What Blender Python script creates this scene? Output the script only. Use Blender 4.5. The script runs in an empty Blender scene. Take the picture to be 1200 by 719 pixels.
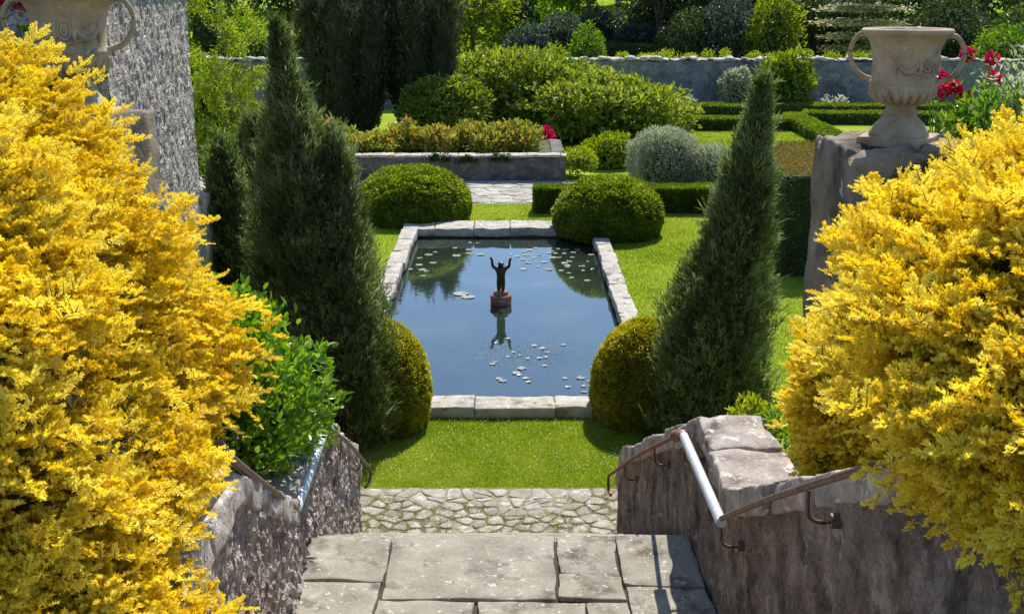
import bpy, math, random
import numpy as np
from mathutils import Vector

rng = np.random.default_rng(11)
random.seed(11)
scene = bpy.context.scene
col = scene.collection
R = math.radians
TAU = math.tau

# ------------------------------------------------------------------ tagging
def tag(o, label=None, cat=None, group=None, kind=None):
    if label: o['label'] = label
    if cat: o['category'] = cat
    if group: o['group'] = group
    if kind: o['kind'] = kind
    return o

def empty(name, loc, label=None, cat=None, group=None):
    o = bpy.data.objects.new(name, None)
    o.location = loc
    o.empty_display_size = 0.1
    col.objects.link(o)
    return tag(o, label, cat, group)

def world_loc(o):
    v = Vector(o.location)
    p = o.parent
    while p:
        v += Vector(p.location); p = p.parent
    return v

# ------------------------------------------------------------------ noise
def _hash(ix, iy, iz, seed):
    h = (ix.astype(np.int64) * 374761393 + iy.astype(np.int64) * 668265263 + iz.astype(np.int64) * 2147483647 + seed * 974711) & 0xFFFFFFFF
    h = ((h ^ (h >> 13)) * 1274126177) & 0xFFFFFFFF
    h = ((h ^ (h >> 16)) * 2246822519) & 0xFFFFFFFF
    h = h ^ (h >> 15)
    return h.astype(np.float64) / 4294967295.0

def vnoise(P, freq=1.0, seed=0):
    P = np.asarray(P, float) * freq + 1000.0
    I = np.floor(P); F = P - I
    F = F * F * (3 - 2 * F)
    ix, iy, iz = I[..., 0], I[..., 1], I[..., 2]
    out = 0
    for dx in (0, 1):
        wx = F[..., 0] if dx else 1 - F[..., 0]
        for dy in (0, 1):
            wy = F[..., 1] if dy else 1 - F[..., 1]
            for dz in (0, 1):
                wz = F[..., 2] if dz else 1 - F[..., 2]
                out = out + wx * wy * wz * _hash(ix + dx, iy + dy, iz + dz, seed)
    return out * 2 - 1

def fbm(P, freq=1.0, seed=0, octaves=3):
    a, s = 1.0, 0
    for k in range(octaves):
        s = s + a * vnoise(P, freq * 2 ** k, seed + k * 17); a *= 0.5
    return s

def unit(v):
    return v / np.maximum(np.linalg.norm(v, axis=-1, keepdims=True), 1e-9)

def rdir(n):
    return unit(rng.normal(size=(n, 3)))

# ------------------------------------------------------------------ mesh soup
class Soup:
    def __init__(s):
        s.v = []; s.f = []; s.a = []; s.n = 0; s.sm = []
    def add(s, V, F, var=0.5, mat=0, smooth=False):
        V = np.asarray(V, float).reshape(-1, 3)
        F = np.asarray(F, int)
        s.v.append(V); s.f.append((F + s.n, mat, smooth))
        s.a.append(np.broadcast_to(np.asarray(var, float), (len(V),)).copy())
        s.n += len(V)
        return s
    def build(s, name, mats, parent=None, loc=None):
        me = bpy.data.meshes.new(name)
        V = np.concatenate(s.v)
        o = bpy.data.objects.new(name, me)
        if parent is not None:
            o.parent = parent
            V = V - np.array(world_loc(parent))
        elif loc is not None:
            o.location = loc
            V = V - np.array(loc)
        loops = np.concatenate([F.ravel() for F, m, sm in s.f]).astype(np.int32)
        tot = np.concatenate([np.full(len(F), F.shape[1]) for F, m, sm in s.f]).astype(np.int32)
        mi = np.concatenate([np.full(len(F), m) for F, m, sm in s.f]).astype(np.int32)
        sm_ = np.concatenate([np.full(len(F), sm) for F, m, sm in s.f]).astype(bool)
        start = np.zeros(len(tot), np.int32); start[1:] = np.cumsum(tot)[:-1]
        me.vertices.add(len(V)); me.vertices.foreach_set('co', V.astype(np.float32).ravel())
        me.loops.add(len(loops)); me.loops.foreach_set('vertex_index', loops)
        me.polygons.add(len(tot)); me.polygons.foreach_set('loop_start', start)
        me.polygons.foreach_set('loop_total', tot)
        me.polygons.foreach_set('material_index', mi)
        me.polygons.foreach_set('use_smooth', sm_)
        at = me.attributes.new('var', 'FLOAT', 'POINT')
        at.data.foreach_set('value', np.concatenate(s.a).astype(np.float32))
        me.update(calc_edges=True)
        for m in (mats if isinstance(mats, (list, tuple)) else [mats]):
            me.materials.append(m)
        col.objects.link(o)
        return o

# ------------------------------------------------------------------ shapes
def leaves(s, P, D, U, L, W, var, shape='quad', fold=0.12, mat=0, curl=0.0):
    n = len(P)
    if n == 0: return
    D = unit(D); S = unit(np.cross(D, U)); N = np.cross(S, D)
    L = np.broadcast_to(np.asarray(L, float), (n,))[:, None]
    W = np.broadcast_to(np.asarray(W, float), (n,))[:, None]
    var = np.broadcast_to(np.asarray(var, float), (n,))
    if shape == 'tri':
        V = np.stack([P - S * W * .5, P + S * W * .5, P + D * L + N * L * curl], 1)
        F = np.arange(n * 3).reshape(n, 3)
        s.add(V, F, np.repeat(var, 3), mat)
    elif shape == 'quad':
        m = P + D * L * .45 + N * W * fold
        V = np.stack([P, m + S * W * .5, P + D * L + N * L * curl, m - S * W * .5], 1)
        F = np.arange(n * 4).reshape(n, 4)
        s.add(V, F, np.repeat(var, 4), mat)
    else:
        up = N * W * fold
        c1 = N * L * curl * .2; c2 = N * L * curl
        V = np.stack([P, P + D * L * .32 + S * W * .46 + up, P + D * L * .7 + S * W * .42 + up + c1,
                      P + D * L + c2, P + D * L * .7 - S * W * .42 + up + c1, P + D * L * .32 - S * W * .46 + up], 1)
        b = (np.arange(n) * 6)[:, None]
        F = np.concatenate([b + np.array([[0, 1, 2, 3]]), b + np.array([[0, 3, 4, 5]])])
        s.add(V, F, np.repeat(var, 6), mat)

def tube(s, pts, rad, seg=8, var=0.5, mat=0, cap=True):
    pts = np.asarray(pts, float); n = len(pts)
    rad = np.broadcast_to(np.asarray(rad, float), (n,))
    T = np.gradient(pts, axis=0); T = unit(T)
    ref = np.array([0, 0, 1.0]) if abs(T[0][2]) < .9 else np.array([1.0, 0, 0])
    A = unit(np.cross(T, ref)); B = np.cross(T, A)
    an = np.arange(seg) / seg * TAU
    ring = pts[:, None] + rad[:, None, None] * (A[:, None] * np.cos(an)[None, :, None] + B[:, None] * np.sin(an)[None, :, None])
    i = np.arange(n - 1)[:, None] * seg; j = np.arange(seg)[None]; j2 = (j + 1) % seg
    F = np.stack([i + j, i + j2, i + seg + j2, i + seg + j], -1).reshape(-1, 4)
    s.add(ring.reshape(-1, 3), F, var, mat, True)
    if cap:
        s.add(ring[0], np.arange(seg)[::-1][None], var, mat)
        s.add(ring[-1], np.arange(seg)[None], var, mat)

def smooth_path(pts, n=24):
    pts = [np.array(p, float) for p in pts]
    P = [2 * pts[0] - pts[1]] + pts + [2 * pts[-1] - pts[-2]]
    out = []
    m = len(pts) - 1
    k = max(2, n // m)
    for i in range(m):
        a, b, c, d = P[i:i + 4]
        for t in np.linspace(0, 1, k, endpoint=(i == m - 1)):
            out.append(.5 * ((2 * b) + (c - a) * t + (2 * a - 5 * b + 4 * c - d) * t * t + (3 * b - a - 3 * c + d) * t ** 3))
    return np.array(out)

def lathe(s, prof, c, seg=48, var=.5, mat=0, sq=0.0, rot=0.0):
    prof = np.asarray(prof, float)
    an = np.arange(seg) / seg * TAU + rot
    k = np.ones(seg)
    if sq: k = 1 / np.maximum(np.abs(np.cos(an)), np.abs(np.sin(an))); k = 1 + (k - 1) * sq
    x = prof[:, 0][:, None] * np.cos(an) * k; y = prof[:, 0][:, None] * np.sin(an) * k
    z = np.broadcast_to(prof[:, 1][:, None], x.shape)
    V = np.stack([x, y, z], -1) + np.asarray(c, float)
    n = len(prof)
    i = np.arange(n - 1)[:, None] * seg; j = np.arange(seg)[None]; j2 = (j + 1) % seg
    F = np.stack([i + j, i + j2, i + seg + j2, i + seg + j], -1).reshape(-1, 4)
    s.add(V.reshape(-1, 3), F, var, mat, True)

def box_grid(half, r, step):
    """rounded, subdivided box surface around the origin"""
    half = np.asarray(half, float)
    Vs, Fs, n0 = [], [], 0
    def line(h):
        rr = min(r, h * .9)
        k = max(1, int(round(2 * (h - rr) / step)))
        return np.unique(np.concatenate([[-h, -h + rr * .3], np.linspace(-h + rr, h - rr, k + 1), [h - rr * .3, h]]))
    for ax in range(3):
        u, v = [(1, 2), (2, 0), (0, 1)][ax]
        lu, lv = line(half[u]), line(half[v])
        for sg in (-1, 1):
            Uu, Vv = np.meshgrid(lu, lv, indexing='ij')
            P = np.zeros(Uu.shape + (3,)); P[..., u] = Uu; P[..., v] = Vv; P[..., ax] = sg * half[ax]
            nu, nv = len(lu), len(lv)
            i = np.arange(nu - 1)[:, None] * nv; j = np.arange(nv - 1)[None]
            q = np.stack([i + j, i + nv + j, i + nv + j + 1, i + j + 1], -1).reshape(-1, 4)
            if sg < 0: q = q[:, ::-1]
            Vs.append(P.reshape(-1, 3)); Fs.append(q + n0); n0 += nu * nv
    V = np.concatenate(Vs); F = np.concatenate(Fs)
    rr = np.minimum(r, half * .9)
    q = np.clip(V, -half + rr, half - rr); d = V - q
    dn = d / rr
    ln = np.linalg.norm(dn, axis=1, keepdims=True)
    V = q + np.where(ln > 1e-6, d / np.maximum(ln, 1e-6), d)
    return V, F

def rough_box(s, lo, hi, r=.03, step=.1, amp=.01, freq=4, seed=0, warp=None, mat=0, var=.5, smooth=True):
    lo = np.array(lo, float); hi = np.array(hi, float)
    V, F = box_grid((hi - lo) / 2, r, step)
    V = V + (lo + hi) / 2
    if amp:
        off = np.stack([fbm(V + 31.7 * k, freq, seed + k) for k in range(3)], -1)
        V = V + off * amp
    if warp is not None: V = warp(V)
    s.add(V, F, var, mat, smooth)

def grid_sheet(s, xs, ys, zf, skip=None, mat=0, var=.5):
    X, Y = np.meshgrid(xs, ys, indexing='ij')
    Z = zf(X, Y)
    V = np.stack([X, Y, Z], -1).reshape(-1, 3)
    ny = len(ys)
    F = []
    for i in range(len(xs) - 1):
        for j in range(ny - 1):
            if skip and skip((xs[i] + xs[i + 1]) / 2, (ys[j] + ys[j + 1]) / 2): continue
            F.append((i * ny + j, (i + 1) * ny + j, (i + 1) * ny + j + 1, i * ny + j + 1))
    s.add(V, np.array(F), var, mat, True)

def sphere_core(s, c, rad, shape_fn=None, nu=40, nv=24, mat=0, var=.2):
    th = np.linspace(0, TAU, nu, endpoint=False); ph = np.linspace(.02, math.pi - .02, nv)
    D = np.stack([np.sin(ph)[:, None] * np.cos(th), np.sin(ph)[:, None] * np.sin(th), np.broadcast_to(np.cos(ph)[:, None], (nv, nu))], -1).reshape(-1, 3)
    k = shape_fn(D)[:, None] if shape_fn else 1.0
    V = np.asarray(c) + D * np.asarray(rad) * k
    i = np.arange(nv - 1)[:, None] * nu; j = np.arange(nu)[None]; j2 = (j + 1) % nu
    F = np.stack([i + j, i + nu + j, i + nu + j2, i + j2], -1).reshape(-1, 4)
    s.add(V, F, var, mat, True)

# ------------------------------------------------------------------ materials
def new_mat(name):
    m = bpy.data.materials.new(name); m.use_nodes = True
    nt = m.node_tree; nt.nodes.clear()
    return m, nt, nt.nodes, nt.links

def ramp(N, stops, interp='LINEAR'):
    r = N.new('ShaderNodeValToRGB'); r.color_ramp.interpolation = interp
    e = r.color_ramp.elements
    while len(e) < len(stops): e.new(0.5)
    for k, (p, c) in enumerate(stops):
        e[k].position = p; e[k].color = (*c, 1) if len(c) == 3 else c
    return r

def leaf_mat(name, stops, trans=.4, rough=.5, spec=.35, patch=0.0, pscale=2.0, tcol=None):
    m, nt, N, L = new_mat(name)
    out = N.new('ShaderNodeOutputMaterial')
    at = N.new('ShaderNodeAttribute'); at.attribute_name = 'var'
    rp = ramp(N, stops)
    fac = at.outputs['Fac']
    if patch:
        tc = N.new('ShaderNodeTexCoord'); nz = N.new('ShaderNodeTexNoise'); nz.inputs['Scale'].default_value = pscale
        nz.inputs['Detail'].default_value = 3
        L.new(tc.outputs['Object'], nz.inputs['Vector'])
        ma = N.new('ShaderNodeMath'); ma.operation = 'MULTIPLY_ADD'
        L.new(nz.outputs['Fac'], ma.inputs[0]); ma.inputs[1].default_value = patch * 2
        sb = N.new('ShaderNodeMath'); sb.operation = 'SUBTRACT'; L.new(fac, sb.inputs[0]); sb.inputs[1].default_value = patch
        L.new(sb.outputs[0], ma.inputs[2]); fac = ma.outputs[0]
    L.new(fac, rp.inputs['Fac'])
    bs = N.new('ShaderNodeBsdfPrincipled')
    bs.inputs['Roughness'].default_value = rough
    bs.inputs['Specular IOR Level'].default_value = spec
    L.new(rp.outputs['Color'], bs.inputs['Base Color'])
    if trans > 0:
        tr = N.new('ShaderNodeBsdfTranslucent')
        mx = N.new('ShaderNodeMixShader'); mx.inputs['Fac'].default_value = trans
        hs = N.new('ShaderNodeHueSaturation'); hs.inputs['Saturation'].default_value = 1.1; hs.inputs['Value'].default_value = 1.25
        hs.inputs['Hue'].default_value = .49
        L.new(rp.outputs['Color'], hs.inputs['Color']); L.new(hs.outputs['Color'], tr.inputs['Color'])
        L.new(bs.outputs[0], mx.inputs[1]); L.new(tr.outputs[0], mx.inputs[2]); L.new(mx.outputs[0], out.inputs['Surface'])
    else:
        L.new(bs.outputs[0], out.inputs['Surface'])
    return m

def stone_mat(name, stops, scale=3.0, lichen=None, lichen_amt=.0, bump=.4, bdist=.02, rubble=0.0, rscale=8.0, dark=None, dark_amt=0.0,
              rough=.9, fine=40.0, lscale=9.0):
    m, nt, N, L = new_mat(name)
    out = N.new('ShaderNodeOutputMaterial'); bs = N.new('ShaderNodeBsdfPrincipled')
    bs.inputs['Roughness'].default_value = rough; bs.inputs['Specular IOR Level'].default_value = .25
    L.new(bs.outputs[0], out.inputs['Surface'])
    tc = N.new('ShaderNodeTexCoord'); vec = tc.outputs['Object']
    def noise(sc, det=5, ro=.6):
        n = N.new('ShaderNodeTexNoise'); n.inputs['Scale'].default_value = sc; n.inputs['Detail'].default_value = det
        n.inputs['Roughness'].default_value = ro; L.new(vec, n.inputs['Vector']); return n
    n1 = noise(scale)
    nf = noise(fine, 4, .7)
    mxf = N.new('ShaderNodeMath'); mxf.operation = 'MULTIPLY_ADD'; L.new(nf.outputs['Fac'], mxf.inputs[0]); mxf.inputs[1].default_value = .5
    sb = N.new('ShaderNodeMath'); sb.operation = 'SUBTRACT'; L.new(n1.outputs['Fac'], sb.inputs[0]); sb.inputs[1].default_value = .25
    L.new(sb.outputs[0], mxf.inputs[2])
    fac = mxf.outputs[0]
    hgt = nf.outputs['Fac']
    if rubble:
        # distort, then irregular stones with deeper joints
        ds = N.new('ShaderNodeVectorMath'); ds.operation = 'MULTIPLY_ADD'
        nd = noise(rscale * .6, 2); L.new(nd.outputs['Color'], ds.inputs[0]); ds.inputs[1].default_value = (.16, .16, .16)
        L.new(vec, ds.inputs[2])
        vo = N.new('ShaderNodeTexVoronoi'); vo.inputs['Scale'].default_value = rscale; vo.feature = 'F1'
        L.new(ds.outputs[0], vo.inputs['Vector'])
        ve = N.new('ShaderNodeTexVoronoi'); ve.inputs['Scale'].default_value = rscale; ve.feature = 'DISTANCE_TO_EDGE'
        L.new(ds.outputs[0], ve.inputs['Vector'])
        sp = N.new('ShaderNodeSeparateColor'); L.new(vo.outputs['Color'], sp.inputs[0])
        a = N.new('ShaderNodeMath'); a.operation = 'MULTIPLY_ADD'; L.new(sp.outputs[0], a.inputs[0]); a.inputs[1].default_value = rubble * .6
        s2 = N.new('ShaderNodeMath'); s2.operation = 'SUBTRACT'; L.new(fac, s2.inputs[0]); s2.inputs[1].default_value = rubble * .3
        L.new(s2.outputs[0], a.inputs[2]); fac = a.outputs[0]
        mr = N.new('ShaderNodeMapRange'); mr.inputs['From Max'].default_value = .22; L.new(ve.outputs['Distance'], mr.inputs['Value'])
        h2 = N.new('ShaderNodeMath'); h2.operation = 'MULTIPLY_ADD'; L.new(mr.outputs[0], h2.inputs[0]); h2.inputs[1].default_value = 1.0 * rubble
        L.new(nf.outputs['Fac'], h2.inputs[2]); hgt = h2.outputs[0]
    va = N.new('ShaderNodeAttribute'); va.attribute_name = 'var'
    vm = N.new('ShaderNodeMath'); vm.operation = 'MULTIPLY_ADD'; L.new(va.outputs['Fac'], vm.inputs[0]); vm.inputs[1].default_value = .6
    vs = N.new('ShaderNodeMath'); vs.operation = 'SUBTRACT'; L.new(fac, vs.inputs[0]); vs.inputs[1].default_value = .3
    L.new(vs.outputs[0], vm.inputs[2]); fac = vm.outputs[0]
    rp = ramp(N, stops); L.new(fac, rp.inputs['Fac'])
    colr = rp.outputs['Color']
    def overlay(colr, c, amt, sc, seedoff, soft=.04):
        n = N.new('ShaderNodeTexNoise'); n.inputs['Scale'].default_value = sc; n.inputs['Detail'].default_value = 6; n.inputs['Roughness'].default_value = .62
        mp = N.new('ShaderNodeMapping'); mp.inputs['Location'].default_value = (seedoff, seedoff * 2, 3.1); L.new(vec, mp.inputs['Vector']); L.new(mp.outputs[0], n.inputs['Vector'])
        th = .68 - amt * .3
        r2 = ramp(N, [(th, (0, 0, 0)), (th + soft, (1, 1, 1))]); L.new(n.outputs['Fac'], r2.inputs['Fac'])
        mx = N.new('ShaderNodeMix'); mx.data_type = 'RGBA'
        L.new(r2.outputs['Color'], mx.inputs['Factor']); L.new(colr, mx.inputs['A']); mx.inputs['B'].default_value = (*c, 1)
        return mx.outputs['Result']
    if dark: colr = overlay(colr, dark, dark_amt, lscale * .5, 11.3, .15)
    if lichen:
        for k, c in enumerate(lichen): colr = overlay(colr, c, lichen_amt, lscale * (1 + .7 * k), 5.7 * (k + 1))
    L.new(colr, bs.inputs['Base Color'])
    bp = N.new('ShaderNodeBump'); bp.inputs['Strength'].default_value = bump; bp.inputs['Distance'].default_value = bdist
    L.new(hgt, bp.inputs['Height']); L.new(bp.outputs[0], bs.inputs['Normal'])
    return m

def plain_mat(name, c, rough=.6, metal=0.0, c2=None, scale=20, bump=0.0, spec=.4):
    m, nt, N, L = new_mat(name)
    out = N.new('ShaderNodeOutputMaterial'); bs = N.new('ShaderNodeBsdfPrincipled'); L.new(bs.outputs[0], out.inputs['Surface'])
    bs.inputs['Roughness'].default_value = rough; bs.inputs['Metallic'].default_value = metal; bs.inputs['Specular IOR Level'].default_value = spec
    tc = N.new('ShaderNodeTexCoord'); nz = N.new('ShaderNodeTexNoise'); nz.inputs['Scale'].default_value = scale; nz.inputs['Detail'].default_value = 5
    L.new(tc.outputs['Object'], nz.inputs['Vector'])
    rp = ramp(N, [(.35, c), (.65, c2 or c)]); L.new(nz.outputs['Fac'], rp.inputs['Fac']); L.new(rp.outputs['Color'], bs.inputs['Base Color'])
    if bump:
        bp = N.new('ShaderNodeBump'); bp.inputs['Strength'].default_value = bump; bp.inputs['Distance'].default_value = .01
        L.new(nz.outputs['Fac'], bp.inputs['Height']); L.new(bp.outputs[0], bs.inputs['Normal'])
    return m

M = {}
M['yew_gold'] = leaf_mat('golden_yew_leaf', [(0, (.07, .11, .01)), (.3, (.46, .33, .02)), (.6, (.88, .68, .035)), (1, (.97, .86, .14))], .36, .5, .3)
M['yew_inner'] = leaf_mat('golden_yew_dark_core', [(0, (.05, .035, .012)), (1, (.09, .08, .015))], 0, .9, .1)  # dark colour of the solid core added inside the yews
M['twig'] = plain_mat('twig_bark', (.12, .075, .04), .9, 0, (.2, .13, .07), 30)
M['bark'] = plain_mat('tree_bark', (.07, .055, .04), .95, 0, (.16, .13, .1), 6, .6)
M['box'] = leaf_mat('clipped_box_leaf', [(0, (.05, .1, .01)), (.5, (.16, .24, .022)), (1, (.4, .44, .06))], .48, .42, .45, .2, 3)
M['box_gold'] = leaf_mat('clipped_box_leaf_yellow', [(0, (.1, .13, .014)), (.5, (.34, .33, .03)), (1, (.66, .58, .08))], .55, .45, .4, .2, 3)
M['box_core'] = plain_mat('foliage_dark_core', (.018, .028, .007), .9, 0, (.03, .04, .012), 12)  # for solid dark cores added inside foliage to block light
M['cypress'] = leaf_mat('cypress_leaf', [(0, (.03, .055, .014)), (.5, (.1, .145, .04)), (1, (.28, .34, .14))], .44, .6, .25, .2, 1.5)
M['juniper'] = leaf_mat('juniper_leaf', [(0, (.04, .07, .02)), (.5, (.11, .16, .045)), (1, (.32, .38, .16))], .44, .6, .25, .2, 1.5)
M['irish_yew'] = leaf_mat('upright_yew_leaf', [(0, (.025, .035, .014)), (.6, (.07, .08, .032)), (1, (.17, .16, .075))], .25, .6, .25, .2, .8)
M['gloss'] = leaf_mat('glossy_shrub_leaf', [(0, (.07, .16, .015)), (.5, (.17, .33, .03)), (1, (.38, .5, .12))], .42, .28, .6)
M['magnolia'] = leaf_mat('broad_leaf', [(0, (.06, .1, .014)), (.5, (.19, .26, .03)), (1, (.36, .41, .07))], .48, .42, .4, .15, .5)
M['silver'] = leaf_mat('silver_leaf', [(0, (.16, .2, .12)), (.5, (.37, .42, .25)), (1, (.6, .63, .46))], .4, .6, .2)
M['wood_dark'] = leaf_mat('woodland_leaf_dark', [(0, (.02, .04, .01)), (.5, (.06, .1, .024)), (1, (.14, .19, .05))], .42, .45, .4, .15, .3)
M['wood_blue'] = leaf_mat('woodland_leaf_bluish', [(0, (.02, .04, .024)), (.5, (.06, .095, .06)), (1, (.15, .2, .13))], .36, .4, .4, .15, .3)
M['wood_light'] = leaf_mat('woodland_leaf_light', [(0, (.08, .13, .014)), (.5, (.24, .32, .03)), (1, (.44, .5, .07))], .55, .45, .3, .15, .3)
M['wood_green'] = leaf_mat('woodland_leaf_green', [(0, (.05, .11, .014)), (.5, (.13, .25, .024)), (1, (.26, .4, .05))], .55, .45, .3, .15, .3)
M['cornus'] = leaf_mat('variegated_leaf', [(0, (.3, .33, .12)), (.5, (.55, .55, .26)), (1, (.75, .72, .42))], .35, .5, .3)
M['bergenia'] = leaf_mat('bed_plant_leaf', [(0, (.1, .17, .02)), (.5, (.3, .33, .05)), (.8, (.48, .4, .08)), (1, (.5, .16, .06))], .4, .4, .4)
M['copper'] = leaf_mat('hedge_top_growth', [(0, (.12, .13, .02)), (.5, (.26, .2, .04)), (1, (.36, .22, .07))], .35, .5, .3, .2, 2)
M['varieg'] = leaf_mat('white_edged_leaf', [(0, (.12, .2, .04)), (.4, (.3, .36, .14)), (.7, (.7, .7, .5)), (1, (.8, .78, .62))], .35, .4, .4)
M['flower_red'] = leaf_mat('crimson_petal', [(0, (.3, .005, .03)), (1, (.75, .03, .12))], .4, .6, .2)
M['flower_white'] = leaf_mat('white_petal', [(0, (.7, .7, .62)), (1, (.85, .85, .8))], .3, .6, .2)
M['grass'] = leaf_mat('lawn_grass_blade', [(0, (.13, .2, .018)), (.5, (.26, .35, .04)), (1, (.43, .47, .09))], .45, .5, .25, .12, .6)
M['moss_grass'] = leaf_mat('joint_moss', [(0, (.13, .13, .03)), (.5, (.23, .22, .06)), (1, (.34, .31, .12))], .4, .6, .2)
M['path_soil'] = stone_mat('path_bedding', [(.2, (.17, .15, .1)), (.5, (.28, .25, .18)), (.8, (.38, .35, .28))], 6, [(.22, .23, .06)], .35, .8, .02)
M['pond_weed'] = leaf_mat('pond_weed_leaf', [(0, (.06, .07, .03)), (.5, (.16, .15, .1)), (1, (.3, .28, .22))], 0, .9, .0)
M['lily'] = leaf_mat('lily_pad_leaf', [(0, (.1, .16, .04)), (.4, (.24, .23, .14)), (1, (.4, .38, .3))], .1, .28, .6)
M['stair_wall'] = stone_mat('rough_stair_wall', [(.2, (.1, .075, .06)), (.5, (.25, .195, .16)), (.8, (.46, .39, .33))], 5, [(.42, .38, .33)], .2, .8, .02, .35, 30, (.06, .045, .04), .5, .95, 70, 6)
M['stair_wall_lit'] = stone_mat('stair_wall_painted_sun', [(.2, (.19, .14, .115)), (.5, (.43, .35, .295)), (.8, (.68, .6, .53))], 5, [(.6, .57, .53)], .2, .9, .02, .6, 24, (.12, .09, .08), .45, .95, 70, 6)  # paler copy of the other stair wall's stone, sunlight painted into the colour
M['rubble'] = stone_mat('rubble_masonry', [(.2, (.33, .285, .24)), (.5, (.57, .5, .43)), (.8, (.78, .71, .63))], 4, [(.5, .4, .3)], .05, 1.0, .045, 1.0, 13, None, 0, .95, 60, 5)
M['coping'] = stone_mat('coping_stone', [(.2, (.2, .165, .14)), (.5, (.38, .33, .29)), (.8, (.55, .5, .45))], 6, [(.62, .6, .54), (.5, .42, .3)], .35, .7, .015, 0, 8, (.13, .1, .09), .4, .9, 60, 10)
M['pond_coping'] = stone_mat('pond_coping_stone', [(.2, (.24, .22, .175)), (.5, (.42, .39, .33)), (.8, (.58, .54, .47))], 5, [(.32, .18, .04), (.66, .64, .58)], .26, .6, .015, 0, 8, (.14, .12, .08), .4, .9, 50, 6)
M['flag'] = stone_mat('flagstone', [(.2, (.17, .15, .115)), (.5, (.3, .275, .22)), (.8, (.42, .39, .32))], 4, [(.5, .48, .42), (.34, .31, .19), (.54, .52, .47)], .2, .7, .01, 0, 8, (.13, .11, .085), .5, .9, 55, 11)
M['mortar'] = stone_mat('mossy_joint', [(.2, (.03, .025, .015)), (.5, (.06, .05, .03)), (.8, (.1, .1, .035))], 8, None, 0, .8, .02)
M['cobble'] = stone_mat('cobble_stone', [(.2, (.2, .18, .145)), (.5, (.34, .31, .26)), (.8, (.48, .45, .39))], 5, [(.52, .5, .45), (.26, .25, .1)], .4, .8, .012, 0, 8, (.16, .14, .1), .3, .9, 45, 8)
M['pillar'] = stone_mat('pillar_render', [(.2, (.13, .1, .065)), (.5, (.27, .215, .15)), (.8, (.42, .35, .265))], 2.5, [(.45, .42, .36)], .1, .8, .03, .3, 5, (.09, .07, .055), .5, .95, 35, 3)
M['urn'] = stone_mat('urn_stone', [(.2, (.24, .16, .085)), (.5, (.4, .3, .18)), (.8, (.54, .44, .31))], 5, [(.5, .47, .4)], .15, .35, .006, 0, 8, (.16, .13, .1), .45, .8, 60, 6)
M['wall_far'] = stone_mat('garden_wall_stone', [(.2, (.12, .125, .13)), (.5, (.2, .2, .205)), (.8, (.31, .3, .29))], 1.2, [(.3, .29, .27)], .1, .8, .04, .6, 5, (.1, .09, .085), .4, .95, 12, 1.2)
M['cap_far'] = stone_mat('garden_wall_cap_stone', [(.2, (.3, .28, .25)), (.5, (.5, .47, .42)), (.8, (.66, .63, .58))], 3, [(.26, .2, .08)], .4, .8, .03)
M['bed_wall'] = stone_mat('raised_bed_stone', [(.2, (.09, .075, .065)), (.5, (.15, .13, .115)), (.8, (.24, .21, .19))], 2, None, 0, .9, .03, .6, 6, None, 0, .95, 25)
M['path'] = stone_mat('path_paving', [(.2, (.26, .235, .19)), (.5, (.38, .35, .29)), (.8, (.58, .55, .5))], 2, [(.65, .62, .56)], .2, .6, .015, .5, 3, (.2, .18, .13), .3, .95, 20)
M['statue'] = plain_mat('dark_bronze', (.035, .028, .02), .45, .3, (.07, .055, .035), 30)
M['pedestal'] = stone_mat('pedestal_stone', [(.2, (.14, .06, .04)), (.5, (.26, .13, .09)), (.8, (.42, .3, .25))], 9, [(.5, .42, .38)], .2, .5, .01)
M['rail_dark'] = plain_mat('weathered_iron', (.09, .06, .045), .55, .4, (.2, .12, .08), 25, .2)
M['rail_rust'] = plain_mat('rusty_iron', (.14, .05, .025), .85, .1, (.24, .1, .05), 30, .3)
M['rail_galv'] = plain_mat('bare_galvanised_pipe', (.5, .53, .57), .42, .25, (.68, .71, .74), 22)
M['slate'] = plain_mat('roof_slate', (.09, .1, .12), .7, 0, (.15, .16, .18), 3)
M['soil'] = plain_mat('bank_soil', (.05, .04, .022), .95, 0, (.08, .1, .025), 3, .5)
M['pond_side'] = plain_mat('wet_pond_side', (.03, .028, .018), .5, 0, (.06, .05, .03), 6, .4)

def lawn_mat():
    m, nt, N, L = new_mat('lawn_turf')
    out = N.new('ShaderNodeOutputMaterial'); bs = N.new('ShaderNodeBsdfPrincipled'); L.new(bs.outputs[0], out.inputs['Surface'])
    bs.inputs['Roughness'].default_value = 1; bs.inputs['Specular IOR Level'].default_value = 0
    tc = N.new('ShaderNodeTexCoord')
    a = N.new('ShaderNodeTexNoise'); a.inputs['Scale'].default_value = .5; a.inputs['Detail'].default_value = 4
    b = N.new('ShaderNodeTexNoise'); b.inputs['Scale'].default_value = 14; b.inputs['Detail'].default_value = 6; b.inputs['Roughness'].default_value = .75
    for n in (a, b): L.new(tc.outputs['Object'], n.inputs['Vector'])
    ad = N.new('ShaderNodeMath'); ad.operation = 'ADD'; L.new(a.outputs['Fac'], ad.inputs[0]); L.new(b.outputs['Fac'], ad.inputs[1])
    hf = N.new('ShaderNodeMath'); hf.operation = 'MULTIPLY'; L.new(ad.outputs[0], hf.inputs[0]); hf.inputs[1].default_value = .5
    rp = ramp(N, [(.3, (.15, .22, .018)), (.5, (.25, .34, .034)), (.7, (.36, .41, .055))]); L.new(hf.outputs[0], rp.inputs['Fac'])
    L.new(rp.outputs['Color'], bs.inputs['Base Color'])
    bp = N.new('ShaderNodeBump'); bp.inputs['Strength'].default_value = .5; bp.inputs['Distance'].default_value = .03
    L.new(b.outputs['Fac'], bp.inputs['Height']); L.new(bp.outputs[0], bs.inputs['Normal'])
    return m
M['lawn'] = lawn_mat()

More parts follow.
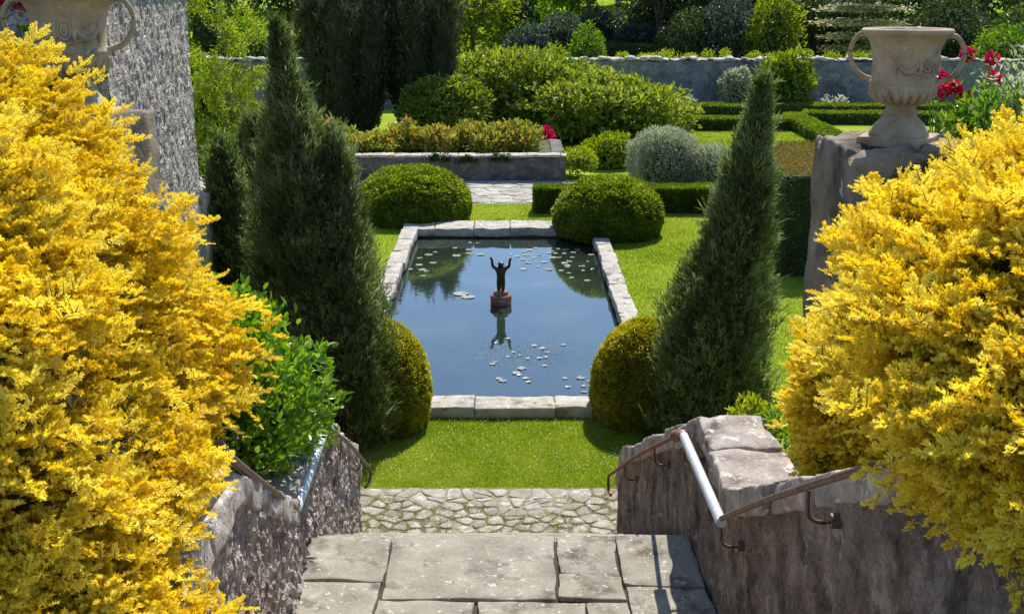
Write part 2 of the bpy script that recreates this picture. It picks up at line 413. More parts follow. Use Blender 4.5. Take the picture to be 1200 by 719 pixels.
def water_mat():
    m, nt, N, L = new_mat('pond_water')
    out = N.new('ShaderNodeOutputMaterial'); bs = N.new('ShaderNodeBsdfPrincipled'); L.new(bs.outputs[0], out.inputs['Surface'])
    bs.inputs['Roughness'].default_value = .03; bs.inputs['IOR'].default_value = 2.0; bs.inputs['Specular IOR Level'].default_value = .5
    tc = N.new('ShaderNodeTexCoord')
    n = N.new('ShaderNodeTexNoise'); n.inputs['Scale'].default_value = .8; n.inputs['Detail'].default_value = 5
    L.new(tc.outputs['Object'], n.inputs['Vector'])
    rp = ramp(N, [(.35, (.014, .026, .018)), (.55, (.022, .036, .022)), (.72, (.05, .06, .03))]); L.new(n.outputs['Fac'], rp.inputs['Fac'])
    L.new(rp.outputs['Color'], bs.inputs['Base Color'])
    w = N.new('ShaderNodeTexNoise'); w.inputs['Scale'].default_value = 9; w.inputs['Detail'].default_value = 2
    L.new(tc.outputs['Object'], w.inputs['Vector'])
    bp = N.new('ShaderNodeBump'); bp.inputs['Strength'].default_value = .05; bp.inputs['Distance'].default_value = .012
    L.new(w.outputs['Fac'], bp.inputs['Height']); L.new(bp.outputs[0], bs.inputs['Normal'])
    return m
M['water'] = water_mat()
# ================================================================== SETTING
def hill(X, Y):
    z = np.clip(Y - 52, 0, None) * .1
    z = np.minimum(z, 14)
    return z + np.where(Y > 54, .35 * vnoise(np.stack([X, Y, 0 * X], -1), .08, 3), 0)

PX0, PX1, PY0, PY1 = -1.94, 1.62, 13.30, 23.20      # water edge of the pond
KX0, KX1, KY0, KY1 = -2.25, 1.92, 12.89, 24.00      # outer edge of its coping
HX0, HX1, HY0, HY1 = -2.1, 1.77, 13.1, 23.6         # hole in the turf under the coping
s = Soup()
xs = sorted(set([-160, -100, -60, -40, -30, -22, -16, -12, -8, -5, -3.5, HX0, -1, 0, 1, HX1, 3, 5, 8, 12, 16, 22, 30, 40, 60, 100, 160]))
ys = sorted(set([-40, -10, 0, 5, 8, 10, 12, HY0, 15, 18, 21, HY1, 26, 30, 35, 40, 45, 50, 52, 54] + list(range(57, 110, 4)) + [120, 140, 170, 210, 260]))
grid_sheet(s, xs, ys, hill, skip=lambda x, y: HX0 < x < HX1 and HY0 < y < HY1)
tag(s.build('lawn', M['lawn']), kind='structure')

# --- pond: water, basin sides, coping
s = Soup()
s.add([(PX0 - .04, PY0 - .04, -.06), (PX1 + .04, PY0 - .04, -.06), (PX1 + .04, PY1 + .04, -.06), (PX0 - .04, PY1 + .04, -.06)], [[0, 1, 2, 3]])
tag(s.build('pond_water', M['water']), kind='structure')
pond = empty('pond_surround', (-.16, 18.25, 0), 'low pale stone kerb framing the long rectangular lily pond', 'pond edge')
s = Soup()
def wallbox(s, x0, x1, y0, y1, z0, z1, mat=0, var=.5):
    V = [(x, y, z) for x in (x0, x1) for y in (y0, y1) for z in (z0, z1)]
    F = [[0, 1, 3, 2], [4, 6, 7, 5], [0, 4, 5, 1], [2, 3, 7, 6], [0, 2, 6, 4], [1, 5, 7, 3]]
    s.add(V, F, var, mat)
e = .03
wallbox(s, PX0 - .14, PX0 - e, PY0 - .14, PY1 + .14, -.8, .045); wallbox(s, PX1 + e, PX1 + .14, PY0 - .14, PY1 + .14, -.8, .045)
wallbox(s, PX0 - e, PX1 + e, PY0 - .14, PY0 - e, -.8, .045); wallbox(s, PX0 - e, PX1 + e, PY1 + e, PY1 + .14, -.8, .045)
s.build('basin_side', M['pond_side'], pond)
def coping_run(a, b, across, horiz):
    t = a
    while t < b - .05:
        L = random.uniform(.62, 1.05)
        if b - t - L < .4: L = b - t
        lo, hi = t + .006, t + L - .006
        j = [random.uniform(-.015, .015) for _ in range(3)]
        if horiz: l, h = (lo, across[0] + j[0], -.02), (hi, across[1] + j[1], .145 + j[2] * .6)
        else: l, h = (across[0] + j[0], lo, -.02), (across[1] + j[1], hi, .145 + j[2] * .6)
        s = Soup(); rough_box(s, l, h, .022, .09, .016, 5, random.randint(0, 999))
        s.build('coping_stone', M['pond_coping'], pond)
        t += L
coping_run(KX0, KX1, (KY0, PY0), True); coping_run(KX0, KX1, (PY1, KY1), True)
coping_run(PY0 + .01, PY1 - .01, (KX0, PX0), False); coping_run(PY0 + .01, PY1 - .01, (PX1, KX1), False)

# --- staircase
def xl(d): return -1.43 - .055 * (d - 9.8)
def xr(d): return 1.13 - .030 * (d - 5.0)
ZL = 1.70                                            # landing level
s = Soup()
n = 11
for k in range(n - 1):
    z = ZL - (k + 1) * ZL / n; d0 = 6.5 + k * .31
    rough_box(s, (xl(d0) - .1, d0 - .02, z - .3), (xr(d0) + .1, d0 + .34, z), .02, .3, .012, 3, k)
m = 10
for k in range(m):
    z = ZL + (k + 1) * .17; d1 = 4.9 - k * .28
    rough_box(s, (xl(d1) - .1, d1 - .34, z - .3), (xr(d1) + .1, d1, z), .02, .3, .012, 3, k + 40)
tag(s.build('stone_steps', M['flag']), kind='structure')

s = Soup()
rough_box(s, (xl(6) - .15, 4.6, ZL - .5), (xr(6) + .15, 6.47, ZL - .022), .02, .15, .012, 5, 5)
tag(s.build('landing_bed', M['mortar']), kind='structure')
def slab(s, quad, z, seed, th=.09, gap=.002):
    q = np.array(quad, float); c = q.mean(0)
    d = q - c; q = c + d * (1 - gap / np.maximum(np.abs(d), .05))
    tl = [random.uniform(-.007, .007) for _ in range(4)]
    def warp(V):
        u = V[:, 0:1]; v = V[:, 1:2]
        w = [(1 - u) * (1 - v), u * (1 - v), u * v, (1 - u) * v]
        P = sum(w[i] * q[i] for i in range(4))
        P = P + .012 * np.stack([fbm(np.c_[P, 0 * u], 5, seed), fbm(np.c_[P, 0 * u], 5, seed + 7)], -1)
        zz = V[:, 2:3] + sum(w[i] * tl[i] for i in range(4)) + .006 * fbm(np.c_[P, 0 * u], 4, seed + 3)[:, None]
        return np.c_[P, zz]
    rough_box(s, (0, 0, z - th), (1, 1, z), .009, .06, 0, 1, seed, warp)
s = Soup()
L5, R5 = lambda d: xl(d) + .005, lambda d: xr(d) - .005
S = [[(L5(5.97), 5.97), (-.74, 5.95), (-.735, 6.5), (L5(6.5), 6.5)],
     [(L5(5.3), 5.32), (-.76, 5.28), (-.745, 5.94), (L5(5.95), 5.96)],
     [(-.73, 5.75), (.25, 5.74), (.26, 6.51), (-.73, 6.5)],
     [(.27, 6.04), (.62, 6.03), (.63, 6.5), (.27, 6.5)],
     [(.26, 5.76), (.64, 5.74), (.63, 6.02), (.27, 6.03)],
     [(.645, 5.9), (R5(5.9), 5.89), (R5(6.5), 6.5), (.64, 6.5)],
     [(.655, 5.2), (R5(5.2), 5.2), (R5(5.88), 5.88), (.65, 5.89)],
     [(-.75, 5.1), (-.2, 5.1), (-.2, 5.73), (-.74, 5.74)],
     [(-.19, 5.2), (.4, 5.2), (.4, 5.72), (-.19, 5.73)],
     [(.41, 5.15), (.645, 5.15), (.64, 5.73), (.41, 5.72)],
     [(L5(4.9), 4.88), (-.75, 4.88), (-.76, 5.27), (L5(5.2), 5.31)],
     [(-.74, 4.88), (-.2, 4.88), (-.2, 5.09), (-.74, 5.09)], [(-.19, 4.88), (.65, 4.88), (.65, 5.14), (-.19, 5.19)],
     [(.66, 4.88), (R5(4.9), 4.88), (R5(5.2), 5.19), (.66, 5.19)]]
for k, q in enumerate(S): slab(s, q, ZL + random.uniform(-.006, .006), k * 11)
tag(s.build('landing_paving', M['flag']), kind='structure')

# --- cobbled strip between the steps and the lawn
def clip_poly(P, a, nrm):
    out = []
    for i in range(len(P)):
        p, q = P[i], P[(i + 1) % len(P)]
        dp, dq = np.dot(p - a, nrm), np.dot(q - a, nrm)
        if dp <= 0: out.append(p)
        if dp * dq < 0: out.append(p + (q - p) * dp / (dp - dq))
    return out
def voronoi_cells(x0, x1, y0, y1, sx, sy, jit):
    pts = []
    ny = int((y1 - y0) / sy); nx = int((x1 - x0) / sx)
    for j in range(ny):
        for i in range(nx):
            pts.append((x0 + (i + .5 + random.uniform(-jit, jit) + .5 * (j % 2)) * sx, y0 + (j + .5 + random.uniform(-jit, jit)) * sy))
    pts = np.array(pts); cells = []
    for i, p in enumerate(pts):
        P = [np.array(q, float) for q in ((x0, y0), (x1, y0), (x1, y1), (x0, y1))]
        dd = np.linalg.norm(pts - p, axis=1)
        for j in np.argsort(dd)[1:16]:
            P = clip_poly(P, (p + pts[j]) / 2, pts[j] - p)
            if len(P) < 3: break
        if len(P) >= 3: cells.append(np.array(P))
    return cells
def stone_cell(s, P, z0, h, seed, gap):
    c = P.mean(0); n = len(P)
    # round the corners
    Q = []
    for i in range(n):
        a, b = P[i], P[(i + 1) % n]
        for t in (.2, .5, .8): Q.append(a + (b - a) * t)
    Q = np.array(Q); d = Q - c; ln = np.linalg.norm(d, axis=1, keepdims=True)
    rings = []
    for shrink, z in ((gap, z0 - .05), (gap, z0 + h * .55), (gap + .02, z0 + h * .92), (gap + .06, z0 + h)):
        q = c + d * np.clip(1 - shrink / np.maximum(ln, .02), .15, 1)
        q = q + .014 * np.stack([fbm(np.c_[q, 0 * q[:, :1] + z], 9, seed), fbm(np.c_[q, 0 * q[:, :1] + z], 9, seed + 5)], -1)
        rings.append(np.c_[q, np.full(len(q), z) + (.006 * vnoise(np.c_[q, 0 * q[:, :1]], 8, seed) if z > z0 else 0)])
    m = len(Q); V = np.concatenate(rings)
    i = np.arange(3)[:, None] * m; j = np.arange(m)[None]; j2 = (j + 1) % m
    vv = rng.uniform(.3, .7)
    s.add(V, np.stack([i + j, i + j2, i + m + j2, i + m + j], -1).reshape(-1, 4), vv, 0, True)
    s.add(rings[-1], np.arange(m)[None], vv, 0, True)
s = Soup()
s.add([(-1.62, 9.2, .006), (1.2, 9.2, .006), (1.2, 10.93, .006), (-1.62, 10.93, .006)], [[0, 1, 2, 3]])
tag(s.build('path_bed', M['path_soil']), kind='structure')
s = Soup(); cells = voronoi_cells(-1.6, 1.16, 9.25, 10.9, .19, .13, .62)
for k, P in enumerate(cells): stone_cell(s, P, .006, random.uniform(.004, .011), k, random.uniform(.002, .024))
tag(s.build('cobbled_path', M['cobble']), kind='structure')
# grass growing in the joints
s = Soup()
E = []
for P in cells:
    for i in range(len(P)):
        a, b = P[i], P[(i + 1) % len(P)]
        mid = (a + b) / 2
        if vnoise(np.array([[mid[0], mid[1], 0]]), 2.4, 4)[0] > -.3:
            k = int(np.linalg.norm(b - a) * 300)
            E.append(a + (b - a) * rng.random((k, 1)) + rng.normal(0, .032, (k, 2)))
E = np.concatenate(E); k = len(E)
P3 = np.c_[E, np.full(k, .004)]
D = unit(np.c_[rng.normal(0, .6, (k, 2)), np.ones(k)])
leaves(s, P3, D, rdir(k), rng.uniform(.012, .034, k), .006, rng.uniform(.3, 1, k), 'tri')
tag(s.build('joint_grass', M['moss_grass']), kind='stuff')

# --- garden paths further off
s = Soup()
for k, P in enumerate(voronoi_cells(-5.3, 1.95, 26.75, 29.85, .7, .5, .3)): stone_cell(s, P, .004, .02, k + 300, .02)
for k, P in enumerate(voronoi_cells(-5.6, -4.4, 17, 26.7, .6, .6, .3)): stone_cell(s, P, .004, .02, k + 600, .02)
tag(s.build('garden_path', M['path']), kind='structure')
s = Soup()
for a in ((-5.35, 26.7, 2.0, 29.9), (-5.65, 16.95, -4.35, 26.7)):
    s.add([(a[0], a[1], .005), (a[2], a[1], .005), (a[2], a[3], .005), (a[0], a[3], .005)], [[0, 1, 2, 3]])
tag(s.build('garden_path_bed', M['path']), kind='structure')

# --- stair walls
def prof_r(d):
    return np.interp(d, [0, 2.7, 5.41, 6.22, 9.55, 9.9], [3.9, 3.9, 2.50, 2.60, 1.0, .62])
def prof_l(d):
    return np.interp(d, [0, 4.3, 5.84, 7.15, 9.7, 10.05], [3.12, 3.12, 2.24, 2.26, .98, .6])
def stair_wall(name, xf, prof, out, thick, label):
    d_end = 9.9 if out > 0 else 10.02
    t = empty(name, (xf(6), 6, 0), label, 'stair wall')
    ds = np.arange(1.6, d_end + .001, .018); nz = 120
    s = Soup()
    V = []
    for face in (0, 1):
        tt = np.linspace(0, 1, nz)
        top = prof(ds) - .13
        Z = -.1 + (top[:, None] + .1) * tt[None]
        X = np.broadcast_to((xf(ds) + out * thick * face)[:, None], Z.shape)
        Y = np.broadcast_to(ds[:, None], Z.shape)
        P = np.stack([X, Y, Z], -1)
        if face == 0:
            a = .024 * fbm(P, 1.6, 5, 2) + .012 * fbm(P, 6, 9, 2) + .026 * np.abs(vnoise(P, 19, 4)) + .016 * vnoise(P, 31, 6)
            P = P + np.array([1, 0, 0]) * a[..., None] * (.5 if out > 0 else 1.0)
        V.append(P.reshape(-1, 3))
    nd = len(ds)
    i = np.arange(nd - 1)[:, None] * nz; j = np.arange(nz - 1)[None]
    F = np.stack([i + j, i + nz + j, i + nz + j + 1, i + j + 1], -1).reshape(-1, 4)
    if out > 0: F0, F1 = F[:, ::-1], F
    else: F0, F1 = F, F[:, ::-1]
    s.add(V[0], F0, .5, 0, False); s.add(V[1], F1, .5)
    k = (nd - 1) * nz
    a, b = V[0][k:k + nz], V[1][k:k + nz]
    E = np.concatenate([a, b]); jj = np.arange(nz - 1)
    s.add(E, np.stack([jj, jj + 1, nz + jj + 1, nz + jj], -1))
    ti = np.arange(nd) * nz + nz - 1
    T = np.concatenate([V[0][ti], V[1][ti]]); jj = np.arange(nd - 1)
    s.add(T, np.stack([jj, jj + 1, nd + jj + 1, nd + jj], -1))
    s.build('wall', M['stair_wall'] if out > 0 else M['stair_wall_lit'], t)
    d = 1.6
    breaks = [5.41, 6.22] if out > 0 else [5.84, 7.15]
    while d < d_end - .05:
        L = random.uniform(.28, .5)
        nb = [b for b in breaks if d + .12 < b < d + L + .15]
        e1 = nb[0] if nb else min(d + L, d_end + .04)
        if d_end - e1 < .2: e1 = d_end + .04
        j0, j1, jz = random.uniform(-.015, .01), random.uniform(-.02, .03), random.uniform(-.012, .018)
        def warp(V, xf=xf):
            y = V[:, 1]; x = xf(y) + out * V[:, 0]
            return np.c_[x, y, V[:, 2] + prof(y)]
        s = Soup(); rough_box(s, (-.025 + j0, d + .008, -.145), (thick + .03 + j1, e1 - .006, jz), .016, .045, .018, 6, random.randint(0, 9999), warp)
        s.build('coping_stone', M['coping'], t)
        d = e1
    return t
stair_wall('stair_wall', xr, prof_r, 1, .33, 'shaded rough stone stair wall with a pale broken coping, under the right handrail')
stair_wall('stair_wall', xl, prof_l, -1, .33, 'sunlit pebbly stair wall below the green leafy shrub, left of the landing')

# --- handrails
def hook(s, p, out, drop=.10):
    p = np.array(p); tube(s, smooth_path([p, p + (0, 0, -.05), p + (out * .01, .0, -drop), p + (out * .06, 0, -drop - .02), p + (out * .12, 0, -drop - .01)], 14), .0085, 6)
    tube(s, [p + (out * .085, 0, -drop - .012), p + (out * .12, 0, -drop - .012)],   .028, 10)
rr = empty('handrail', (.98, 6, 1.7), 'iron handrail with a bright bare section, fixed along the shaded stair wall', 'handrail')
s = Soup(); tube(s, smooth_path([(1.075, 2.75, 3.84), (1.06, 3.33, 3.53), (1.03, 4.3, 2.98), (1.0, 5.07, 2.52)], 12), .0145, 8); s.build('upper_rail', M['rail_dark'], rr)
s = Soup(); tube(s, [(1.0, 5.04, 2.515), (.985, 6.22, 2.49)], .027, 12); s.build('level_rail', M['rail_galv'], rr)
s = Soup(); tube(s, [(.988, 6.19, 2.485), (.985, 6.31, 2.45), (.975, 6.42, 2.40)], .037, 10); s.build('joint', M['rail_rust'], rr)
s = Soup(); tube(s, smooth_path([(.98, 6.34, 2.44), (.93, 8, 1.6), (.9, 9.45, .83), (.885, 9.75, .66), (.885, 9.80, .57), (.89, 9.76, .50), (.9, 9.68, .50)], 42), .0135, 8); s.build('lower_rail', M['rail_rust'], rr)
for p in ((1.045, 3.75, 3.27), (1.0, 5.05, 2.5), (.955, 7.2, 1.99), (.92, 8.7, 1.21), (.985, 6.15, 2.46)):
    s = Soup(); hook(s, p, 1); s.build('bracket', M['rail_dark'], rr)
rl = empty('handrail', (-1.25, 6, 1.7), 'brown iron handrail half hidden by the green shrub on the sunlit stair wall', 'handrail')
s = Soup(); tube(s, smooth_path([(-1.095, 4.02, 3.34), (-1.12, 4.38, 3.1), (-1.19, 5.84, 2.2)], 12), .02, 8); s.build('upper_rail', M['rail_dark'], rl)
s = Soup(); tube(s, [(-1.19, 5.82, 2.2), (-1.235, 7.2, 2.16)], .03, 12); s.build('level_rail', M['rail_galv'], rl)
s = Soup(); tube(s, smooth_path([(-1.235, 7.18, 2.16), (-1.27, 8.4, 1.53), (-1.33, 9.75, .78), (-1.33, 10.0, .64), (-1.33, 10.05, .54), (-1.34, 9.98, .48), (-1.36, 9.88, .49)], 42), .016, 8); s.build('lower_rail', M['rail_dark'], rl)
for p in ((-1.155, 5.1, 2.62), (-1.2, 5.9, 2.18), (-1.27, 8.0, 1.72), (-1.315, 9.3, 1.03)):
    s = Soup(); hook(s, p, -1); s.build('bracket', M['rail_dark'], rl)

# --- banks and upper terrace either side of the stairs (mostly under planting)
def bank(X, Y):
    return np.interp(Y, [-5, 2, 6, 7.6, 8.9, 12], [3.25, 3.25, 1.9, 1.2, -.02, -.02]) + .04 * vnoise(np.stack([X, Y, 0 * X], -1), 2, 8)
for side in (1, -1):
    s = Soup()
    xs2 = np.linspace(1.40, 2.42, 8) if side > 0 else np.linspace(-2.7, -1.52, 8)
    ys2 = np.concatenate([np.linspace(-5, 2, 5), np.linspace(2.3, 9.2, 36)])
    grid_sheet(s, xs2, ys2, bank)
    tag(s.build('planted_bank', M['soil']), kind='structure')
s = Soup()
wallbox(s, 2.42, 30, -20, 8.85, -.2, 3.33); wallbox(s, -30, -2.7, -20, 8.85, -.2, 3.33)
wallbox(s, -2.69, 2.41, -20, 2.1, -.2, 3.38)
tag(s.build('upper_terrace', M['soil']), kind='structure')
for x0, x1, lab in ((3.45, 14, 'rough retaining wall running off beside the shaded urn pillar'), (-12, -3.75, 'retaining wall running off behind the big urn and its pillar')):
    s = Soup(); rough_box(s, (x0, 8.86, -.1), (x1, 9.16, 3.4), .04, .2, .04, 2, 77)
    tag(s.build('retaining_wall', M['rubble']), lab, 'wall')

# --- gate pillars with urns
def pillar(name, lo, hi, seed, label):
    s = Soup()
    def warp(V):
        V = V.copy(); t = (V[:, 2] - lo[2]) / (hi[2] - lo[2])
        cx = (lo[0] + hi[0]) / 2; cy = (lo[1] + hi[1]) / 2
        k = 1 + .045 * (1 - t)
        V[:, 0] = cx + (V[:, 0] - cx) * k; V[:, 1] = cy + (V[:, 1] - cy) * k
        chip = np.clip(fbm(V, 4.5, seed + 9), 0, 1) * np.clip((t - .9) / .1, 0, 1)
        V[:, 2] -= .16 * chip * (V[:, 0] < cx)
        return V
    rough_box(s, lo, hi, .022, .05, .016, 3.5, seed, warp)
    return tag(s.build(name, M['pillar']), label, 'pillar')
pillar('stone_pillar', (2.42, 8.15, -.1), (3.42, 9.25, 3.86), 21, 'tall weathered stone pillar carrying the complete shaded urn')
pillar('stone_pillar', (-3.8, 8.1, -.1), (-2.8, 9.2, 4.03), 33, 'weathered stone pillar carrying the large urn cut off by the top edge')

def urn(loc, rot, label, sc=1.0, emblem=0.0):
    x, y, z = loc
    u = empty('stone_urn', loc, label, 'urn', 'urns on the stone pillars')
    U = M['urn']
    def T(P):
        P = np.asarray(P, float) * np.array([sc * .93, sc * .93, sc * 1.01]); c, sn = math.cos(rot), math.sin(rot)
        return np.stack([P[..., 0] * c - P[..., 1] * sn + x, P[..., 0] * sn + P[..., 1] * c + y, P[..., 2] + z], -1)
    def part(name, fn, mat=U, par=None):
        s = Soup(); fn(s); s.v = [T(v) for v in s.v]; return s.build(name, mat, par or u)
    part('foot', lambda s: (rough_box(s, (-.27, -.27, 0), (.27, .27, .08), .015, .06, .008, 6, 3),
                            lathe(s, [(.24, .075), (.245, .1), (.21, .15), (.165, .2), (.14, .225), (.135, .24)], (0, 0, 0), 40, sq=.25, rot=0)))
    bowl = part('bowl', lambda s: lathe(s, [(.13, .235), (.15, .25), (.145, .265), (.125, .285), (.125, .31), (.15, .325), (.22, .36), (.262, .41), (.275, .455),
                                     (.272, .475), (.285, .485), (.272, .5), (.262, .53), (.262, .62), (.272, .7), (.29, .77), (.315, .815), (.35, .85),
                                     (.372, .862), (.376, .88), (.365, .895), (.335, .898), (.31, .87), (.27, .78), (.25, .6), (.22, .5), (.05, .45), (.001, .45)], (0, 0, 0), 56))
    # gadroons round the swelling of the bowl
    def gad(s):
        for k in range(22):
            a = k / 22 * TAU; ca, sa = math.cos(a), math.sin(a)
            tube(s, [(r * ca, r * sa, h) for r, h in ((.155, .33), (.217, .36), (.257, .405), (.268, .45))], [.014, .026, .03, .018], 6)
    part('gadroon_band', gad, U, bowl)
    for sg in (-1, 1):
        part('handle', lambda s: (tube(s, smooth_path([(sg * .34, 0, .845), (sg * .41, 0, .84), (sg * .47, 0, .76), (sg * .475, 0, .67), (sg * .43, 0, .58), (sg * .36, 0, .525), (sg * .27, 0, .5)], 30),   .021, 8)))
    # relief: oval medallion and swags
    a0 = -math.pi / 2 - rot + emblem
    def ring(s):
        P = []
        for t in np.linspace(0, TAU, 33)[:-1]:
            a = a0 + .17 * math.cos(t); h = .645 + .062 * math.sin(t); r = .268 + .01 * (h - .6)
            P.append((r * math.cos(a), r * math.sin(a), h))
        P.append(P[0]); tube(s, P, .011, 6)
        P = [(.27 * math.cos(a0 + .09 * math.cos(t)), .27 * math.sin(a0 + .09 * math.cos(t)), .645 + .036 * math.sin(t)) for t in np.linspace(0, TAU, 17)]
        tube(s, P, .010, 6)
        sphere_core(s, (.262 * math.cos(a0), .262 * math.sin(a0), .645), (.025, .025, .032), None, 12, 8)
    part('medallion', ring, U, bowl)
    def swag(s):
        for sg in (-1, 1):
            P = []
            for t in np.linspace(0, 1, 12):
                a = a0 + sg * (.25 + .75 * t); h = .66 - .08 * math.sin(math.pi * t); P.append((.268 * math.cos(a), .268 * math.sin(a), h))
            tube(s, P, np.interp(np.linspace(0, 1, 12), [0, .5, 1], [.012, .026, .012]), 6)
            for t in (.0, 1.0):
                a = a0 + sg * (.25 + .75 * t)
                tube(s, [(.27 * math.cos(a), .27 * math.sin(a), h) for h in np.linspace(.72, .55, 6)], [.008, .02, .013, .022, .014, .006], 6)
        P = [(.266 * math.cos(a0 + b), .266 * math.sin(a0 + b), .565 - .012 * math.cos(6 * b)) for b in np.linspace(-.5, .5, 14)]
        tube(s, P, .012, 6)
    part('swag', swag, U, bowl)
    return u
urn((2.87, 8.62, 3.83), R(-36), 'complete stone urn with two looped handles on the shaded pillar beside red flowers', .93, R(24))
urn((-3.2, 8.6, 4.0), R(4), 'stone urn with emblem above the golden yew, its rim cut off by the top edge', 1.03, R(12))

# --- garden house at the left, low wall beside it
g = empty('garden_house', (-6, 12, 0), 'rubble stone house corner standing behind the large urn', 'house')
s = Soup()
A, B = np.array([-3.3, 9.6]), np.array([-4.1, 15.0])
def house_face(p, q, z0, z1, stepd, nrm, amp):
    L = np.linalg.norm(q - p); nu = max(2, int(L / stepd)); nv = max(2, int((z1 - z0) / stepd))
    Uu, Vv = np.meshgrid(np.linspace(0, 1, nu), np.linspace(z0, z1, nv), indexing='ij')
    P = np.stack([p[0] + (q[0] - p[0]) * Uu, p[1] + (q[1] - p[1]) * Uu, Vv], -1)
    a = amp * (.6 * fbm(P, 4, 3, 2) + 1.1 * np.abs(vnoise(P, 11, 8)) + .4 * vnoise(P, 20, 9)); P = P + np.array([*nrm, 0]) * a[..., None]
    i = np.arange(nu - 1)[:, None] * nv; j = np.arange(nv - 1)[None]
    s.add(P.reshape(-1, 3), np.stack([i + j, i + nv + j, i + nv + j + 1, i + j + 1], -1).reshape(-1, 4), .5)
house_face(A, B, 0, 4.95, .03, (.99, .12), .022)
C_, D_ = np.array([-11.0, 14.2]), np.array([-10.4, 8.8])
house_face(B, C_, 0, 4.95, .4, (.1, .99), .0); house_face(C_, D_, 0, 4.95, .6, (-1, 0), 0); house_face(D_, A, 0, 4.95, .4, (0, -1), 0)
s.build('wall', M['rubble'], g)
s = Soup()
a, b, c, d = A + (.05, -.15), B + (.05, .15), C_ + (-.2, .15), D_ + (-.2, -.15)
r1, r2 = (a + d) / 2, (b + c) / 2
V = [(*a, 4.9), (*b, 4.9), (*r2, 7.6), (*r1, 7.6), (*d, 4.9), (*c, 4.9)]
V = V + [(x, y, z + .12) for x, y, z in V]
s.add(V, [[6, 7, 8, 9], [9, 8, 11, 10], [0, 3, 2, 1], [3, 4, 5, 2], [0, 1, 7, 6], [4, 10, 11, 5]])
s.add(V, [[0, 6, 9, 3], [3, 9, 10, 4], [1, 2, 8, 7], [2, 5, 11, 8]])
s.build('roof', M['slate'], g)
s = Soup(); rough_box(s, (-4.75, 15.05, -.1), (-4.06, 16.5, 2.28), .04, .1, .03, 3, 4)
tag(s.build('low_wall', M['coping']), 'short low stone wall with a pale top at the corner of the rubble house', 'wall')

# --- raised bed and far garden wall
rb = empty('raised_bed', (-1.4, 31, 0), 'long low dark stone bed wall behind the paved path', 'raised bed')
s = Soup(); rough_box(s, (-6.5, 29.9, -.1), (1.4, 30.25, .61), .03, .12, .03, 3, 8); s.build('wall', M['bed_wall'], rb)
s = Soup(); rough_box(s, (1.05, 30.25, -.1), (1.4, 33.6, .61), .03, .12, .03, 3, 9); s.build('wall', M['bed_wall'], rb)
t = -6.5
while t < 1.4:
    L = min(random.uniform(.7, 1.2), 1.43 - t)
    s = Soup(); rough_box(s, (t, 29.86, .615), (t + L - .01, 30.3, .67 + random.uniform(0, .015)), .02, .1, .015, 4, random.randint(0, 999))
    s.build('coping_stone', M['pond_coping'], rb); t += L
s = Soup(); wallbox(s, -6.5, 1.05, 30.25, 33.6, .0, .58); s.build('soil', M['soil'], rb)

gw = empty('garden_wall', (5, 47.7, 0), 'long grey garden wall with a pale uneven stone capping, in front of the woodland', 'garden wall')
s = Soup(); rough_box(s, (-45, 47.5, -.1), (60, 48.0, 1.92), .04, .25, .05, 1.2, 6); s.build('wall', M['wall_far'], gw)
s = Soup(); t = -45
while t < 60:
    L = random.uniform(.2, .5)
    rough_box(s, (t, 47.42 + random.uniform(-.04, .04), 1.925), (t + L + .004, 48.06, 2.0 + random.uniform(-.03, .08)), .06, .12, .06, 4, random.randint(0, 999)); t += L
s.build('capping', M['cap_far'], gw)

# --- statue on its pedestal in the pond
st = empty('fountain_statue', (-.18, 18.2, -.06), 'small dark bronze child with both arms raised on a round reddish pedestal in the pond', 'statue')
s = Soup(); lathe(s, [(.001, .10), (.14, .10), (.17, .085), (.18, .06), (.17, .02), (.165, -.5)], (-.18, 18.2, -.0), 28); lathe(s, [(.001, .16), (.1, .16), (.12, .14), (.125, .095)], (-.18, 18.2, 0), 24)
s.build('pedestal', M['pedestal'], st)
def skin_mesh(name, joints, bones, mat, parent, root=0, sub=2):
    me = bpy.data.meshes.new(name); me.from_pydata([j[:3] for j in joints], bones, []); me.update()
    o = bpy.data.objects.new(name + '_tmp', me); col.objects.link(o)
    md = o.modifiers.new('skin', 'SKIN'); md.use_smooth_shade = True
    lay = me.skin_vertices[0].data if me.skin_vertices else None
    if lay is None:
        bpy.context.view_layer.update()
    bpy.context.view_layer.objects.active = o
    if not me.skin_vertices:
        with bpy.context.temp_override(object=o, active_object=o): bpy.ops.mesh.customdata_skin_add()
    lay = me.skin_vertices[0].data
    for i, j in enumerate(joints):
        lay[i].radius = (j[3], j[3] * (j[4] if len(j) > 4 else 1)); lay[i].use_root = (i == root)
    sd = o.modifiers.new('sub', 'SUBSURF'); sd.levels = sub; sd.render_levels = sub
    dg = bpy.context.evaluated_depsgraph_get(); dg.update()
    m2 = bpy.data.meshes.new_from_object(o.evaluated_get(dg)); m2.name = name
    bpy.data.objects.remove(o)
    r = bpy.data.objects.new(name, m2); col.objects.link(r)
    m2.materials.clear(); m2.materials.append(mat)
    if parent: r.parent = parent
    return r
J = [(0, 0, .40, .07, .8), (0, 0, .48, .064, .8), (0, .005, .56, .076, .75), (0, 0, .615, .03), (0, -.008, .665, .056), (0, -.01, .705, .05),
     (.075, 0, .59, .034), (.135, -.005, .625, .028), (.142, -.01, .72, .022), (.165, -.012, .775, .02),
     (-.075, 0, .59, .034), (-.135, -.005, .63, .028), (-.142, -.01, .725, .022), (-.17, -.012, .785, .02),
     (.034, 0, .34, .044), (.032, -.012, .25, .033), (.03, .005, .185, .022), (.034, -.04, .172, .018),
     (-.034, 0, .34, .044), (-.034, -.004, .25, .033), (-.03, .01, .185, .022), (-.036, -.035, .172, .018)]
